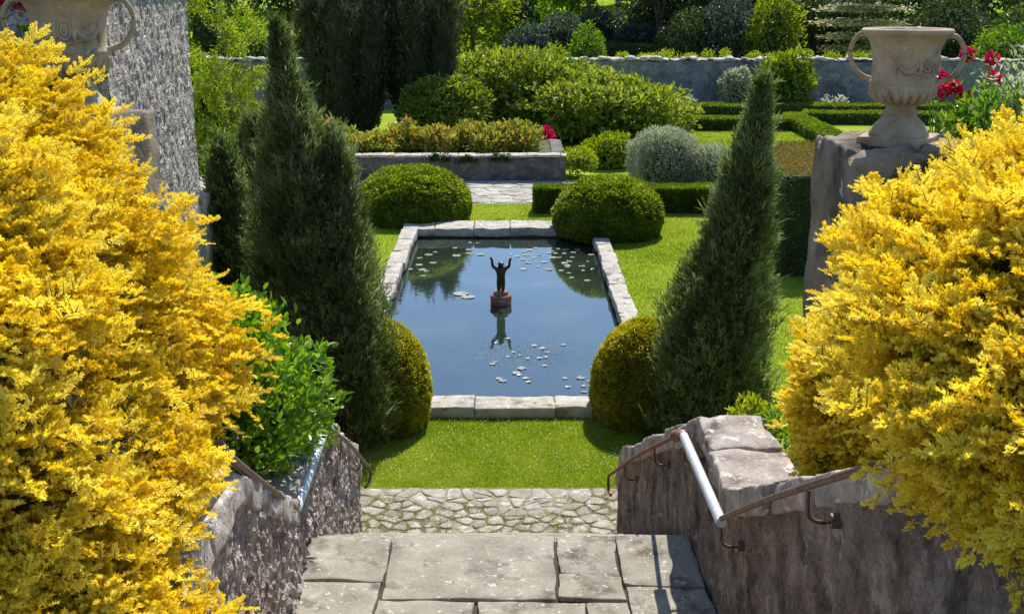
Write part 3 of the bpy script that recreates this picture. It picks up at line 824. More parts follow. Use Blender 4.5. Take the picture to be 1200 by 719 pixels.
Bn = [(0, 1), (1, 2), (2, 3), (3, 4), (4, 5), (2, 6), (6, 7), (7, 8), (8, 9), (2, 10), (10, 11), (11, 12), (12, 13), (0, 14), (14, 15), (15, 16), (16, 17), (0, 18), (18, 19), (19, 20), (20, 21)]
skin_mesh('figure', J, Bn, M['statue'], st)
# ================================================================== PLANTING
def lumps(seed, a1=.12, f1=2.0, a2=.06, f2=5.0):
    return lambda D: 1 + a1 * vnoise(D, f1, seed) + a2 * vnoise(D, f2, seed + 5)

# --- golden yews: flat drooping sprays of short needles
def sprays(s, P, A, U, Ls, var, nsh=6, nn=10, nl=.018, nw=.0048, mat=0, twig=1):
    S = len(P)
    if S == 0: return
    A = unit(A); sd_ = unit(np.cross(A, U)); U = np.cross(sd_, A)
    t = np.linspace(.12, 1, nsh); sg = np.where(np.arange(nsh) % 2 == 0, 1, -1.); sg[-1] = 0
    droop = np.zeros((S, nsh, 3)); droop[..., 2] = -.22 * Ls[:, None] * t[None] ** 2
    base = P[:, None] + A[:, None] * (Ls[:, None, None] * t[None, :, None] * .8) + droop
    sd = A[:, None] * np.where(sg == 0, 1, .72)[None, :, None] + sd_[:, None] * (sg * .75)[None, :, None] + rng.normal(0, .13, (S, nsh, 3))
    sd = unit(sd + U[:, None] * rng.uniform(-.25, .45, (S, nsh, 1)))
    sl = Ls[:, None] * (.5 - .22 * t[None]) * rng.uniform(.75, 1.25, (S, nsh))
    per = unit(np.cross(sd, U[:, None])); 
    u2 = np.cross(per, sd)
    j = (np.arange(nn) + .3) / nn
    for q in (1, -1, 0):
        pos = base[:, :, None] + sd[:, :, None] * (sl[:, :, None, None] * j[None, None, :, None])
        nd = sd[:, :, None] * .62 + per[:, :, None] * (q * .78) + u2[:, :, None] * (.22 if q else .75) + rng.normal(0, .27, (S, nsh, nn, 3))
        k = S * nsh * nn
        ln = nl * (1.1 - .45 * j[None, None]) * rng.uniform(.8, 1.2, (S, nsh, nn))
        v = var[:, None, None] + .18 * (j[None, None] - .5) + .12 * (t[None, :, None] - .5) + rng.normal(0, .07, (S, nsh, nn))
        leaves(s, pos.reshape(-1, 3), nd.reshape(-1, 3), np.broadcast_to(u2[:, :, None], (S, nsh, nn, 3)).reshape(-1, 3) + rng.normal(0, .2, (k, 3)),
               ln.ravel(), nw, np.clip(v.ravel(), 0, 1), 'quad', .1, mat)
    # stems of the shoots
    a = base.reshape(-1, 3); b = (base + sd * sl[..., None]).reshape(-1, 3)
    leaves(s, a, b - a, np.broadcast_to(U[:, None], base.shape).reshape(-1, 3), np.linalg.norm(b - a, axis=1), .004, .5, 'tri', 0, twig)

def golden_yew(name, lobes, seed, holes, label, base_z, n, zmin=-.8):
    """lobes: (centre, radii, share); every lobe carries sprays where it is not inside another lobe"""
    c0 = np.array(lobes[0][0])
    t = empty(name, (c0[0], c0[1], base_z), label, 'golden yew', 'golden yews beside the steps')
    fn = lumps(seed, .09, 2.2, .07, 5.5)
    s = Soup()
    for c, rad, sh in lobes: sphere_core(s, c, np.array(rad) * .79, fn, 48, 30, 0, .3)  # solid dark core added in each lobe to block light coming through
    s.build('dark_core', M['yew_inner'], t)
    s = Soup()
    def layer(n, r0, r1, vm, vs, Lr, hole_keep):
        for li, (c, rad, sh) in enumerate(lobes):
            c, rad = np.array(c), np.array(rad)
            m = int(n * sh)
            D = rdir(int(m * 2.4)); D = D[D[:, 2] > zmin]
            D = D[(D[:, 1] < .55)][:m]
            clump = vnoise(D, 9, seed + 2 + li)
            keep = rng.random(len(D)) < .78 + .5 * clump
            P = c + rad * D * (fn(D) * rng.uniform(r0, r1, len(D)))[:, None] * (1 + .06 * clump)[:, None]
            for lj, (c2, r2, _) in enumerate(lobes):
                if lj != li: keep &= np.linalg.norm((P - np.array(c2)) / (np.array(r2) * .84), axis=1) > 1
            V = unit(P - np.array([0, 0, 5.0]))
            for hd, hr in holes:
                q = np.array(hd, float); dist = np.linalg.norm((P - q) / np.array(hr), axis=1) + .3 * vnoise(P, 6, 3)
                keep &= ~((dist < 1) & (rng.random(len(D)) > hole_keep))
            D = D[keep]; P = P[keep]; k = len(D)
            Nn = unit(D / rad)
            hor = Nn * np.array([1, 1, .25])
            A = unit(unit(hor) * .6 + Nn * .5 + np.array([0, 0, .32]) + rng.normal(0, .38, (k, 3)))
            U = unit(np.array([0, 0, 1.0]) * .8 + Nn * .65 + rng.normal(0, .25, (k, 3)))
            v = np.clip(vm + vs * clump[keep] + .16 * vnoise(P, 2.2, seed + 21) + .1 * vnoise(P, 6, seed + 22) + rng.normal(0, .12, k), 0, 1)
            sprays(s, P, A, U, rng.uniform(Lr[0], Lr[1], k), v, nl=.018, nw=.0064)
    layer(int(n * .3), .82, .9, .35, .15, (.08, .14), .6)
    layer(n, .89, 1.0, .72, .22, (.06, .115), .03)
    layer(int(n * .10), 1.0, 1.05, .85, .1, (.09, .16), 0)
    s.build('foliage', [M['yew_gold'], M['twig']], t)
    return t
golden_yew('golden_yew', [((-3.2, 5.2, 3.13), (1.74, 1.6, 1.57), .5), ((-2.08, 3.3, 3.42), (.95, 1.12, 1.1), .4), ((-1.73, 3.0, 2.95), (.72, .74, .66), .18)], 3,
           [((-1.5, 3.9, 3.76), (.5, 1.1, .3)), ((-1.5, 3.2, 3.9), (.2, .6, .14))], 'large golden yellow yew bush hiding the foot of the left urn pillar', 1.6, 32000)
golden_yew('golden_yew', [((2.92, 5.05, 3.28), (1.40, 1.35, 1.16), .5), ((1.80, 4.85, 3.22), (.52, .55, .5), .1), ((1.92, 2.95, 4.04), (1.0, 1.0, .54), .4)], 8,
           [((1.5, 3.9, 3.5), (.3, .7, .16))], 'golden yellow yew bush leaning over the shaded stair wall below the red flowers', 1.7, 24000)

# --- clipped box domes
def clipped_dome(name, c, r, h, n, L, mat, label, seed, group='clipped box domes at the pond corners'):
    s = Soup()
    x, y = c
    def place(D, k):
        rr = r * (1 + .035 * vnoise(D, 2.3, seed) + .02 * vnoise(D, 7, seed)) * k
        zc = h * .30
        zz = np.where(D[:, 2] > 0, (h - zc), zc * 1.02)
        tuck = np.where(D[:, 2] < 0, (1 - D[:, 2] ** 2 * .1) / np.sqrt(np.clip(1 - D[:, 2] ** 2, .02, 1)), 1.0); tuck = np.minimum(tuck, 2.6)
        return np.c_[x + D[:, 0] * rr * tuck, y + D[:, 1] * rr * tuck, zc + D[:, 2] * zz * (rr / r)]
    th = np.linspace(0, TAU, 48, endpoint=False); ph = np.linspace(.02, math.pi - .02, 28)
    Dc = np.stack([np.sin(ph)[:, None] * np.cos(th), np.sin(ph)[:, None] * np.sin(th), np.broadcast_to(np.cos(ph)[:, None], (28, 48))], -1).reshape(-1, 3)
    i = np.arange(27)[:, None] * 48; j = np.arange(48)[None]; j2 = (j + 1) % 48
    s.add(place(Dc, .95), np.stack([i + j, i + 48 + j, i + 48 + j2, i + j2], -1).reshape(-1, 4), .1, 1, True)
    D = rdir(n); D = D[D[:, 2] > -.93]; k = len(D)
    P = place(D, rng.uniform(.955, 1.0, k))
    dirs = unit(D * .8 + rng.normal(0, .55, (k, 3)) + np.array([0, 0, .15]))
    P = P + D * (.028 * r * vnoise(P, 11 / r ** .6, seed + 8))[:, None]
    v = .46 + .28 * vnoise(P, 5 / r ** .5, seed) + .2 * vnoise(P, 22, seed + 1) + rng.normal(0, .14, k)
    leaves(s, P, dirs, D + rng.normal(0, .5, (k, 3)), L * rng.uniform(.7, 1.3, k), L * .55, np.clip(v, 0, 1))
    # a few stray shoots that broke the clipped outline
    m = n // 25; D = rdir(m); D = D[D[:, 2] > .0]; k = len(D)
    P = place(D, np.full(k, .99)); leaves(s, P, unit(D + rng.normal(0, .3, (k, 3))), rdir(k), L * rng.uniform(.9, 2.0, k), L * .5, .8)
    return tag(s.build(name, [mat, M['box_core']]), label, 'clipped bush', group)
clipped_dome('clipped_box_dome', (1.55, 12.95), .62, 1.2, 70000, .026, M['box_gold'], 'yellowish clipped dome touching the tall cypress, near end of the pond', 1)
clipped_dome('clipped_box_dome', (-1.62, 12.75), .68, 1.28, 70000, .028, M['box_gold'], 'yellow clipped dome half hidden by the tall dark cypress beside the pond', 2)
clipped_dome('clipped_box_dome', (-2.17, 24.95), 1.27, 1.13, 70000, .055, M['box'], 'broad green clipped dome at the far corner of the pond, in front of the path', 3)
clipped_dome('clipped_box_dome', (1.98, 23.4), 1.11, 1.17, 70000, .053, M['box'], 'broad green clipped dome in front of the low hedge, overhanging the pond corner', 4)

# --- clipped hedges
def hedge(name, pts, wd, h, n, L, label, cat='hedge', mats=None, top=None, group=None, bow=.0):
    s = Soup(); mats = mats or [M['box'], M['box_core']]
    for (x0, y0), (x1, y1) in zip(pts[:-1], pts[1:]):
        a = np.array([x0, y0]); b = np.array([x1, y1]); ln = np.linalg.norm(b - a); d = (b - a) / ln; nrm = np.array([-d[1], d[0]])
        hw = wd / 2
        V = []
        for e_, hh, q in ((0, 0, 1), (ln, 0, 1), (ln, 0, -1), (0, 0, -1), (0, h, 1), (ln, h, 1), (ln, h, -1), (0, h, -1)):
            e2 = np.clip(e_, .02, ln - .02)
            p = a + d * e2 + nrm * q * (hw - .03); V.append((p[0], p[1], max(hh - .03, -.02)))
        s.add(V, [[4, 5, 6, 7], [0, 4, 7, 3], [1, 2, 6, 5], [0, 1, 5, 4], [3, 7, 6, 2]], .1, 1)
        areas = np.array([ln * wd, ln * h, ln * h, wd * h, wd * h]); cnt = (n * areas / areas.sum()).astype(int)
        for f in range(5):
            k = cnt[f]; u, v = rng.random(k), rng.random(k)
            if f == 0: e_, q, z = u * ln, (v * 2 - 1) * hw, np.full(k, h); N2 = np.tile([0, 0, 1.], (k, 1))
            elif f < 3:
                sg = 1 if f == 1 else -1
                e_, q, z = u * ln, np.full(k, sg * hw), v * h; N2 = np.tile([*(nrm * sg), 0], (k, 1))
            else:
                sg = 0 if f == 3 else 1
                e_, q, z = np.full(k, sg * ln), (u * 2 - 1) * hw, v * h; N2 = np.tile([*(d * (2 * sg - 1)), 0], (k, 1))
            P = np.c_[a + d * e_[:, None] + nrm * q[:, None], z]
            P = P + N2 * (.025 * vnoise(P, 1.6, 5) + .02 * vnoise(P, 5, 6) - rng.uniform(0, .035, k))[:, None]
            D = unit(N2 * .8 + rng.normal(0, .55, (k, 3)) + np.array([0, 0, .2]))
            v_ = .42 + .25 * vnoise(P, 1.5, 9) + .2 * vnoise(P, 7, 3) + rng.normal(0, .14, k)
            leaves(s, P, D, N2 + rng.normal(0, .5, (k, 3)), L * rng.uniform(.7, 1.3, k), L * .55, np.clip(v_, 0, 1), mat=(2 if (top is not None and f == 0) else 0))
    return tag(s.build(name, mats + ([top] if top else [])), label, cat, group)
hedge('box_hedge', [(.5, 25.8), (4.75, 25.8)], .62, .57, 36000, .05, 'low box hedge running behind the pond from the path to the cypress')
hedge('tall_hedge', [(4.72, 21.9), (9.6, 21.9)], 4.3, 1.8, 46000, .055, 'tall dark block hedge with a reddish brown top beside the pillar', mats=[M['cypress'], M['box_core']], top=M['copper'])
G = 'low parterre hedges on the far lawn'
hedge('parterre_hedge', [(5.4, 40.8), (9.7, 40.8)], .8, .42, 9000, .08, 'low clipped parterre hedge edging the far lawn, nearest row to the silver shrubs', group=G)
hedge('parterre_hedge', [(5.0, 45.2), (17.5, 45.2)], .7, .42, 14000, .08, 'low clipped parterre hedge running along the foot of the garden wall', group=G)
hedge('parterre_hedge', [(10.15, 42.2), (10.0, 33.6)], .7, .42, 13000, .08, 'low clipped parterre hedge running lengthwise towards the tall block hedge', group=G)
hedge('parterre_hedge', [(10.7, 42.6), (17.5, 42.2)], .7, .42, 9000, .08, 'low clipped parterre hedge passing behind the shaded urn', group=G)
hedge('parterre_hedge', [(-12.5, 40.5), (-6.5, 40.5)], .7, .75, 9000, .08, 'low clipped hedge seen between the rubble house and the tall dark cypress', group=G)

# --- feathery columnar conifers
def plume(s, axis, rad, n, L, W, seed, spread=.42, core=.68, var0=.45, blades=6, up=.9):
    axis = np.array(axis, float); tt = np.linspace(0, 1, len(axis))
    ri = lambda t: np.interp(t, np.linspace(0, 1, len(rad)), rad)
    ai = lambda t: np.stack([np.interp(t, tt, axis[:, k]) for k in range(3)], -1)
    tc_ = np.linspace(0, .985, 26)
    cp = ai(tc_); cr = ri(tc_) * core
    an = np.arange(20) / 20 * TAU
    ring = cp[:, None] + np.stack([np.cos(an)[None] * cr[:, None], np.sin(an)[None] * cr[:, None], np.zeros((26, 20))], -1)
    ring = ring * 1.0; ring[..., :2] += .12 * cr[:, None, None] * np.stack([vnoise(ring, 4, seed), vnoise(ring, 4, seed + 1)], -1)
    i = np.arange(25)[:, None] * 20; j = np.arange(20)[None]; j2 = (j + 1) % 20
    s.add(ring.reshape(-1, 3), np.stack([i + j, i + j2, i + 20 + j2, i + 20 + j], -1).reshape(-1, 4), .05, 1, True)
    w = ri(np.linspace(0, 1, 400)) + .04; cdf = np.cumsum(w); cdf /= cdf[-1]
    t = np.interp(rng.random(n), cdf, np.linspace(0, 1, 400)); a = rng.random(n) * TAU
    O = np.c_[np.cos(a), np.sin(a), np.zeros(n)]
    base = ai(t); q = np.c_[O[:, :2] * 1.1, base[:, 2:] * 1.6]
    lump = 1 + .3 * vnoise(q, 1.6, seed + 3) + .26 * vnoise(q, 5.0, seed + 4)
    rr = ri(t) * lump * rng.uniform(.66, 1.02, n) + .0
    P = base + O * rr[:, None]
    ax = unit(ai(np.clip(t + .03, 0, 1)) - ai(np.clip(t - .03, 0, 1)))
    A = unit(ax * up + O * spread + rng.normal(0, .22, (n, 3)))
    long_ = rng.random(n) < .09
    Ls = L * rng.uniform(.7, 1.25, n) * np.where(long_, 2.0, 1)
    vs = np.clip(var0 + .2 * vnoise(P, 2, seed + 9) + .3 * vnoise(P, 5, seed) + rng.normal(0, .12, n), 0, 1)
    for b in range(blades):
        f = b / blades
        Pb = P + A * (Ls * f * .7)[:, None]
        D = unit(A + rng.normal(0, .33, (n, 3)))
        leaves(s, Pb, D, rdir(n), Ls * (.62 - .25 * f), W, np.clip(vs + .22 * f + rng.normal(0, .08, n), 0, 1), 'quad', .05)

def conifer(name, axes, n, L, W, mat, label, cat, seed, group=None, blades=6, var0=.45, spread=.42):
    a0 = axes[0][0][0]
    t = empty(name, (a0[0], a0[1], 0), label, cat, group)
    s = Soup()
    for k, (ax, rad, share) in enumerate(axes): plume(s, ax, rad, int(n * share), L, W, seed + 13 * k, blades=blades, var0=var0, spread=spread)
    s.build('crown', [mat, M['box_core']], t)
    s = Soup()
    for ax, rad, share in axes:
        b = np.array(ax[0]); u = np.array(ax[1]); tube(s, [(b[0], b[1], -.1), tuple(b), tuple(b + (u - b) * .6)], [.09, .07, .04], 8)
    s.build('trunk', M['bark'], t)
    return t
GJ = 'feathery cypresses flanking the pond'
conifer('columnar_cypress', [([(-1.85, 12.1, .03), (-1.95, 12.1, .9), (-2.08, 12.1, 1.9), (-2.2, 12.1, 2.8), (-2.28, 12.1, 3.5), (-2.34, 12.1, 4.05), (-2.4, 12.1, 4.62)], [.42, .62, .60, .45, .27, .13, .01], .66),
                             ([(-1.8, 11.9, .4), (-1.83, 12.0, 1.4), (-1.86, 12.05, 2.4), (-1.86, 12.1, 3.0), (-1.84, 12.1, 3.55)], [.3, .43, .36, .2, .01], .2),
                             ([(-2.5, 12.4, .5), (-2.52, 12.4, 2.0), (-2.55, 12.4, 3.0), (-2.58, 12.4, 3.7)], [.3, .38, .22, .01], .16)],
        20000, .12, .011, M['cypress'], 'tall dark feathery cypress left of the pond, partly covering a yellow dome', 'cypress', 5, GJ, spread=.5)
conifer('columnar_cypress', [([(2.16, 12.35, .02), (2.22, 12.35, .8), (2.34, 12.35, 1.7), (2.46, 12.35, 2.5), (2.55, 12.35, 3.1), (2.60, 12.35, 3.55), (2.65, 12.35, 4.02)], [.58, .65, .50, .33, .21, .11, .01], .86),
                             ([(2.0, 12.2, .3), (1.95, 12.2, .9), (2.1, 12.2, 1.5), (2.2, 12.3, 1.9)], [.25, .3, .2, .02], .14)],
        17000, .12, .011, M['juniper'], 'tall pointed feathery cypress between the pond and the stone pillar', 'cypress', 9, GJ, spread=.55)
GS = 'small dark cypresses behind the golden yew'
conifer('small_cypress', [([(-3.75, 15.6, .0), (-3.78, 15.6, .9), (-3.84, 15.6, 1.9), (-3.9, 15.6, 2.5), (-3.93, 15.6, 2.95)], [.34, .42, .36, .22, .02], 1)], 3600, .13, .018, M['cypress'], 'small dark cypress standing close to the rubble house corner', 'cypress', 21, GS)
conifer('small_cypress', [([(-3.7, 17.2, .0), (-3.74, 17.2, 1.2), (-3.8, 17.2, 2.4), (-3.82, 17.2, 3.1)], [.36, .42, .38, .05], 1)], 3400, .13, .018, M['cypress'], 'small dark cypress between its shorter neighbour and the tall one', 'cypress', 27, GS)
GY = 'dark upright yews behind the raised bed'
def irish(x, y, hw, h, seed, label):
    ax = []
    for k in range(7):
        a = k / 7 * TAU; r = hw * .52 if k else 0
        bx, by = x + r * math.cos(a) * .6, y + r * math.sin(a) * .6
        tx, ty = x + r * math.cos(a) * 1.5, y + r * math.sin(a) * 1.5
        hh = h * random.uniform(.82, 1.0)
        ax.append(([(bx, by, .3), ((bx + tx) / 2, (by + ty) / 2, hh * .4), (tx, ty, hh * .8), (tx, ty, hh)], [hw * .26, hw * .36, hw * .34, .04], 1 / 7))
    conifer('upright_yew', ax, 12000, .24, .04, M['irish_yew'], label, 'yew tree', seed, GY, blades=4, var0=.4, spread=.22)
irish(-5.2, 38.5, 1.65, 5.6, 31, 'massive dark upright yew, its flank overlapped by the feathery cypress tip')
irish(-2.9, 38.8, 1.5, 5.7, 37, 'dark upright yew standing between its massive twin and the light green tree')

# --- leafy shrubs
def leafy(name, c, rad, n, L, W, mat, label, cat, seed, shape='hex', group=None, kind=None, inner=.62, lump=(.16, 2.0, .09, 5.0), up=.35, core=True, out=.7, curl=-.15, zcut=-.7, fold=.12, parent=None, var0=.45):
    c = np.array(c, float); rad = np.array(rad, float); s = Soup()
    fn = lumps(seed, *lump)
    if core: sphere_core(s, c, rad * (inner - .04), fn, 26, 16, 1, .1)
    D = rdir(int(n * 1.4)); D = D[D[:, 2] > zcut][:n]; k = len(D)
    P = c + rad * D * (fn(D) * (inner + (1 - inner) * rng.random(k) ** .6))[:, None]
    cl = vnoise(P, 2.2 / max(rad.max(), .4) * 1.6, seed + 3)
    d = unit(unit(D / rad) * out + rng.normal(0, .55, (k, 3)) + np.array([0, 0, up]))
    U = unit(unit(D / rad) + np.array([0, 0, .8]) + rng.normal(0, .45, (k, 3)))
    v = np.clip(var0 + .25 * cl + rng.normal(0, .17, k), 0, 1)
    leaves(s, P, d, U, L * rng.uniform(.7, 1.25, k), W, v, shape, fold, 0, curl)
    o = s.build(name, [mat, M['box_core']], parent)
    if label: tag(o, label, cat, group, kind)
    return o
# the glossy green shrub on the left stair wall
leafy('green_shrub', (-1.55, 6.5, 2.5), (.42, .7, .52), 4200, .066, .03, M['gloss'], 'glossy bright green shrub spilling over the stair wall by the golden yew', 'shrub', 41, lump=(.34, 2.4, .26, 5.5), up=.6, inner=.45)
leafy('green_shrub', (-1.70, 6.6, 2.82), (.32, .45, .46), 1700, .066, .03, M['gloss'], 'upper part-hidden green shrub between the golden yew edge and the tall cypress', 'shrub', 42, lump=(.38, 2.4, .26, 5.5), up=.9, inner=.35)
# plants in the right wall
leafy('wall_plant', (1.72, 6.5, 2.35), (.24, .5, .22), 700, .06, .022, M['gloss'], 'small bright green plant growing behind the broken wall coping', 'plant', 43, core=False, inner=.2, up=.7)
leafy('wall_plant', (1.62, 7.35, 2.15), (.16, .2, .14), 260, .055, .02, M['wood_light'], 'tuft of yellowish leaves at the top edge of the shaded wall coping', 'plant', 44, core=False, inner=.2, up=.8)
# mounded broadleaved bushes beyond the raised bed
leafy('broadleaf_bush', (.3, 39.8, 1.15), (3.3, 2.4, 1.5), 14000, .24, .12, M['magnolia'], 'wide light green bush mound behind the flowering raised bed', 'bush', 51, lump=(.34, 1.8, .24, 4.8), inner=.42, var0=.58)
leafy('broadleaf_bush', (2.9, 38.2, .9), (2.75, 2.4, 1.15), 11000, .23, .115, M['magnolia'], 'rounded glossy bush mound between the raised bed and the silver shrubs', 'bush', 52, lump=(.28, 1.9, .24, 4.8), inner=.42, var0=.58)
leafy('broadleaf_bush', (-2.1, 36.8, 1.0), (1.4, 1.2, 1.2), 4200, .19, .09, M['magnolia'], 'dark glossy bush at the foot of the upright yews', 'bush', 53, var0=.45)
leafy('low_shrub', (2.75, 32.4, .35), (.85, .8, .55), 2600, .12, .06, M['wood_light'], 'low bright yellow-green shrub at the end of the raised bed', 'shrub', 54)
leafy('low_shrub', (1.75, 30.6, .42), (.5, .7, .32), 1500, .1, .04, M['wood_light'], 'small lime green tuft beside the last stone of the raised bed', 'shrub', 55)
# silver shrubs
leafy('silver_shrub', (3.75, 28.4, .72), (.92, .85, .86), 9500, .11, .022, M['silver'], 'large rounded silvery grey shrub behind the low box hedge', 'silver shrub', 56, 'quad', inner=.74, lump=(.08, 2, .07, 6), up=.3)
leafy('silver_shrub', (4.85, 28.0, .5), (.72, .7, .66), 6500, .11, .022, M['silver'], 'smaller silvery shrub tucked between its larger neighbour and the cypress', 'silver shrub', 57, 'quad', inner=.72, lump=(.1, 2, .08, 6), up=.3)
leafy('silver_shrub', (8.9, 46.5, .85), (.72, .6, .85), 2600, .14, .06, M['silver'], 'pale silvery shrub growing against the far garden wall', 'silver shrub', 58, inner=.6)
leafy('wall_shrub', (10.7, 46.4, 1.15), (1.2, .8, 1.2), 2600, .26, .09, M['box'], 'dark spreading shrub with light tips against the far garden wall', 'shrub', 59, var0=.5, inner=.35, lump=(.3, 2, .25, 5))
# bed planting, plant by plant
gb = 'red-tinted leafy plants in the raised bed'
for k, x in enumerate(np.arange(-6.0, .9, .78)):
    leafy('bed_plant', (x + random.uniform(-.12, .12), 31.2 + random.uniform(-.5, .7), .78 + random.uniform(-.05, .1)), (.5 + random.uniform(-.1, .12), .62, .42 + random.uniform(-.16, .2)), 1100, .15, .075, M['bergenia'],
          'leafy green plant with yellow and red young leaves in the raised bed', 'bed plant', 60 + k, group=gb, inner=.35, lump=(.34, 2.6, .24, 6), var0=.55, up=.8)
for k, (x, z) in enumerate(((-1.9, .6), (-1.2, .56), (-.3, .6))):
    leafy('ivy_trail', (x, 29.88, z), (.34, .06, .13), 260, .07, .06, M['wood_dark'], 'dark ivy trailing over the front of the raised bed wall', 'ivy', 80 + k, core=False, inner=.1, group='ivy on the raised bed', up=-.4)
leafy('red_azalea', (1.0, 34.2, .55), (.28, .3, .34), 500, .09, .06, M['flower_red'], 'small patch of pinkish red flowers at the dark foot of the bush mound', 'flowering plant', 90, core=False, inner=.2)
# left side greenery
leafy('climbing_shrub', (-7.2, 26.2, 1.75), (.72, .7, 1.75), 4600, .12, .07, M['wood_green'], 'bright green leafy shrub beside the rubble house edge', 'shrub', 91, lump=(.2, 2.2, .12, 5))
leafy('yellow_plant', (-8.6, 33.0, .6), (.9, .8, .8), 2200, .12, .05, M['wood_light'], 'yellow-green plant low between the house and the small cypresses', 'plant', 92)
for k in range(4):
    leafy('wall_weed', (-3.72 - .05 * k + .03, 12.0 + .12 * k, 2.6 + .38 * k), (.05, .12, .2), 120, .05, .025, M['wood_green'], 'thin weed growing up the rubble house wall behind the urn', 'weed', 95 + k, core=False, inner=.1, group='weeds on the house wall')
# wispy tamarisk behind the left cypress
def wisp(name, x, y, h, r, n, mat, label, seed):
    t = empty(name, (x, y, 0), label, 'tree')
    s = Soup(); tube(s, smooth_path([(x, y, -.1), (x + .05, y, h * .4), (x, y + .1, h * .8)], 10), .02, 7); s.build('trunk', M['bark'], t)
    s = Soup(); tw = Soup()
    for k in range(46):
        a = random.random() * TAU; z0 = h * random.uniform(.35, .9); rr = r * random.uniform(.5, 1.1)
        P = smooth_path([(x, y, z0), (x + rr * .55 * math.cos(a), y + rr * .55 * math.sin(a), z0 + h * .14), (x + rr * math.cos(a), y + rr * math.sin(a), z0 + h * .06)], 14)
        tube(tw, P, np.linspace(.007, .002, len(P)), 4)
        m = n // 46; i = rng.integers(3, len(P), m); p = P[i] + rng.normal(0, .045, (m, 3))
        leaves(s, p, rng.normal(0, 1, (m, 3)) + np.array([0, 0, .3]), rdir(m), .07, .022, np.clip(rng.normal(.5, .2, m), 0, 1))
    s.build('crown', mat, t); tw.build('branches', M['twig'], t)
wisp('feathery_tree', -4.75, 19.5, 4.6, 1.2, 15000, M['wood_light'], 'wispy yellow-green tree showing behind the tall dark cypress', 5)

# --- flowers beside the right pillar
def valerian(x, y, z, h, seed, label):
    r = random.Random(seed); t = empty('red_valerian', (x, y, z), label, 'flower', 'red flowers by the pillar')
    s = Soup(); heads = []
    for k in range(3):
        e = np.array([x + r.uniform(-.13, .13), y + r.uniform(-.1, .1), z + h * r.uniform(.75, 1.0)])
        P = smooth_path([(x, y, z), (x + (e[0] - x) * .4, y + (e[1] - y) * .4, z + h * .5), tuple(e)], 8); tube(s, P, .006, 5, .6)
        i = rng.integers(1, len(P), 16); leaves(s, P[i], rng.normal(0, 1, (16, 3)) + (0, 0, .2), rdir(16), .09, .03, rng.random(16), 'hex'); heads.append(e)
    s.build('stem', M['gloss'], t)
    for e in heads:
        s = Soup(); m = 170; d = rdir(m); p = e + d * np.array([.055, .055, .05]) * rng.uniform(.3, 1, (m, 1))
        leaves(s, p, d + rng.normal(0, .4, (m, 3)), rdir(m), .03, .024, rng.random(m), 'quad'); s.build('flower_head', M['flower_red'], t)
valerian(3.42, 9.4, 3.4, 1.1, 1, 'red flower seen through the handle of the shaded urn')
valerian(3.72, 9.3, 3.4, 1.12, 2, 'red flower standing clear to the side of the shaded urn handle')
valerian(3.52, 9.15, 3.4, .95, 3, 'lower red flower just beneath the handle of the shaded urn')
leafy('leafy_plant', (3.68, 8.9, 3.85), (.4, .35, .34), 1300, .09, .034, M['gloss'], 'green leafy plant growing between the pillar top and the golden yew', 'plant', 101, inner=.3, up=.6)
leafy('variegated_shrub', (4.12, 8.8, 4.05), (.62, .45, .5), 2300, .05, .024, M['varieg'], 'white-edged small leaved shrub above the golden yew at the picture edge', 'shrub', 102, inner=.25, core=False, lump=(.25, 2.2, .2, 5), up=.6)
leafy('variegated_shrub', (4.6, 8.2, 3.75), (.5, .4, .4), 1200, .05, .024, M['varieg'], 'low pale variegated shrub right against the golden yew crown', 'shrub', 103, inner=.3, core=False, up=.6)
leafy('moss_clump', (3.0, 8.17, 3.66), (.33, .07, .14), 1500, .03, .02, M['wood_dark'], 'dark moss and ivy hanging under the foot of the shaded urn', 'moss', 104, core=False, inner=.1, up=-.5)
valerian(-3.95, 9.5, 3.4, 1.5, 5, 'red flower at the top corner beside the handle of the large urn')
leafy('leafy_plant', (-3.72, 9.35, 4.25), (.26, .25, .4), 700, .07, .03, M['wood_light'], 'sunlit yellow-green plant seen through the handle of the large urn', 'plant', 105, inner=.3, up=.6)

# --- lily pads, one by one
pads = []
for k in range(3):
    s = Soup(); m = 16; a = np.linspace(.25, TAU - .25, m); rr = 1 + .05 * np.sin(a * 3 + k)
    V = np.concatenate([[(0, 0, 0)], np.stack([np.cos(a) * rr, np.sin(a) * rr, .05 + .05 * np.sin(a * (2 + k))], -1)])
    s.add(V, [[0, i, i + 1] for i in range(1, m)], [.35, .6, .85][k]); pads.append(s.build('lily_pad', M['lily']))
used = set()
def pad(x, y, r, label, group):
    k = random.choice([0, 1, 1, 2, 2]); src = pads[k]
    if k in used:
        o = src.copy(); col.objects.link(o)
    else: o = src; used.add(k)
    o.location = (x, y, -.054 + random.uniform(0, .004)); o.scale = (r, r * random.uniform(.75, 1.1), .05); o.rotation_euler = (0, 0, random.random() * TAU)
    tag(o, label, 'lily pad', group)
def pad_cluster(n, x0, x1, y0, y1, r0, r1, label, group, holes=()):
    done = []
    for _ in range(n * 30):
        if len(done) >= n: break
        x, y, r = random.uniform(x0, x1), random.uniform(y0, y1), random.uniform(r0, r1)
        if all((x - a) ** 2 + (y - b) ** 2 > (r + c) ** 2 * .8 for a, b, c in done): done.append((x, y, r)); pad(x, y, r, label, group)
pad_cluster(34, -.1, 1.3, 20.4, 22.3,   .03, .085, 'pale lily pad in the loose group beyond the statue', 'lily pads beyond the statue')
pad_cluster(12, .9, 1.55, 19.6, 22.2,   .03, .08, 'pale lily pad near the kerb under the far dome', 'lily pads under the far dome')
pad_cluster(8, -1.3, -.6, 21.6, 22.8, .04, .1, 'pale lily pad close to the far pond kerb', 'lily pads by the far kerb')
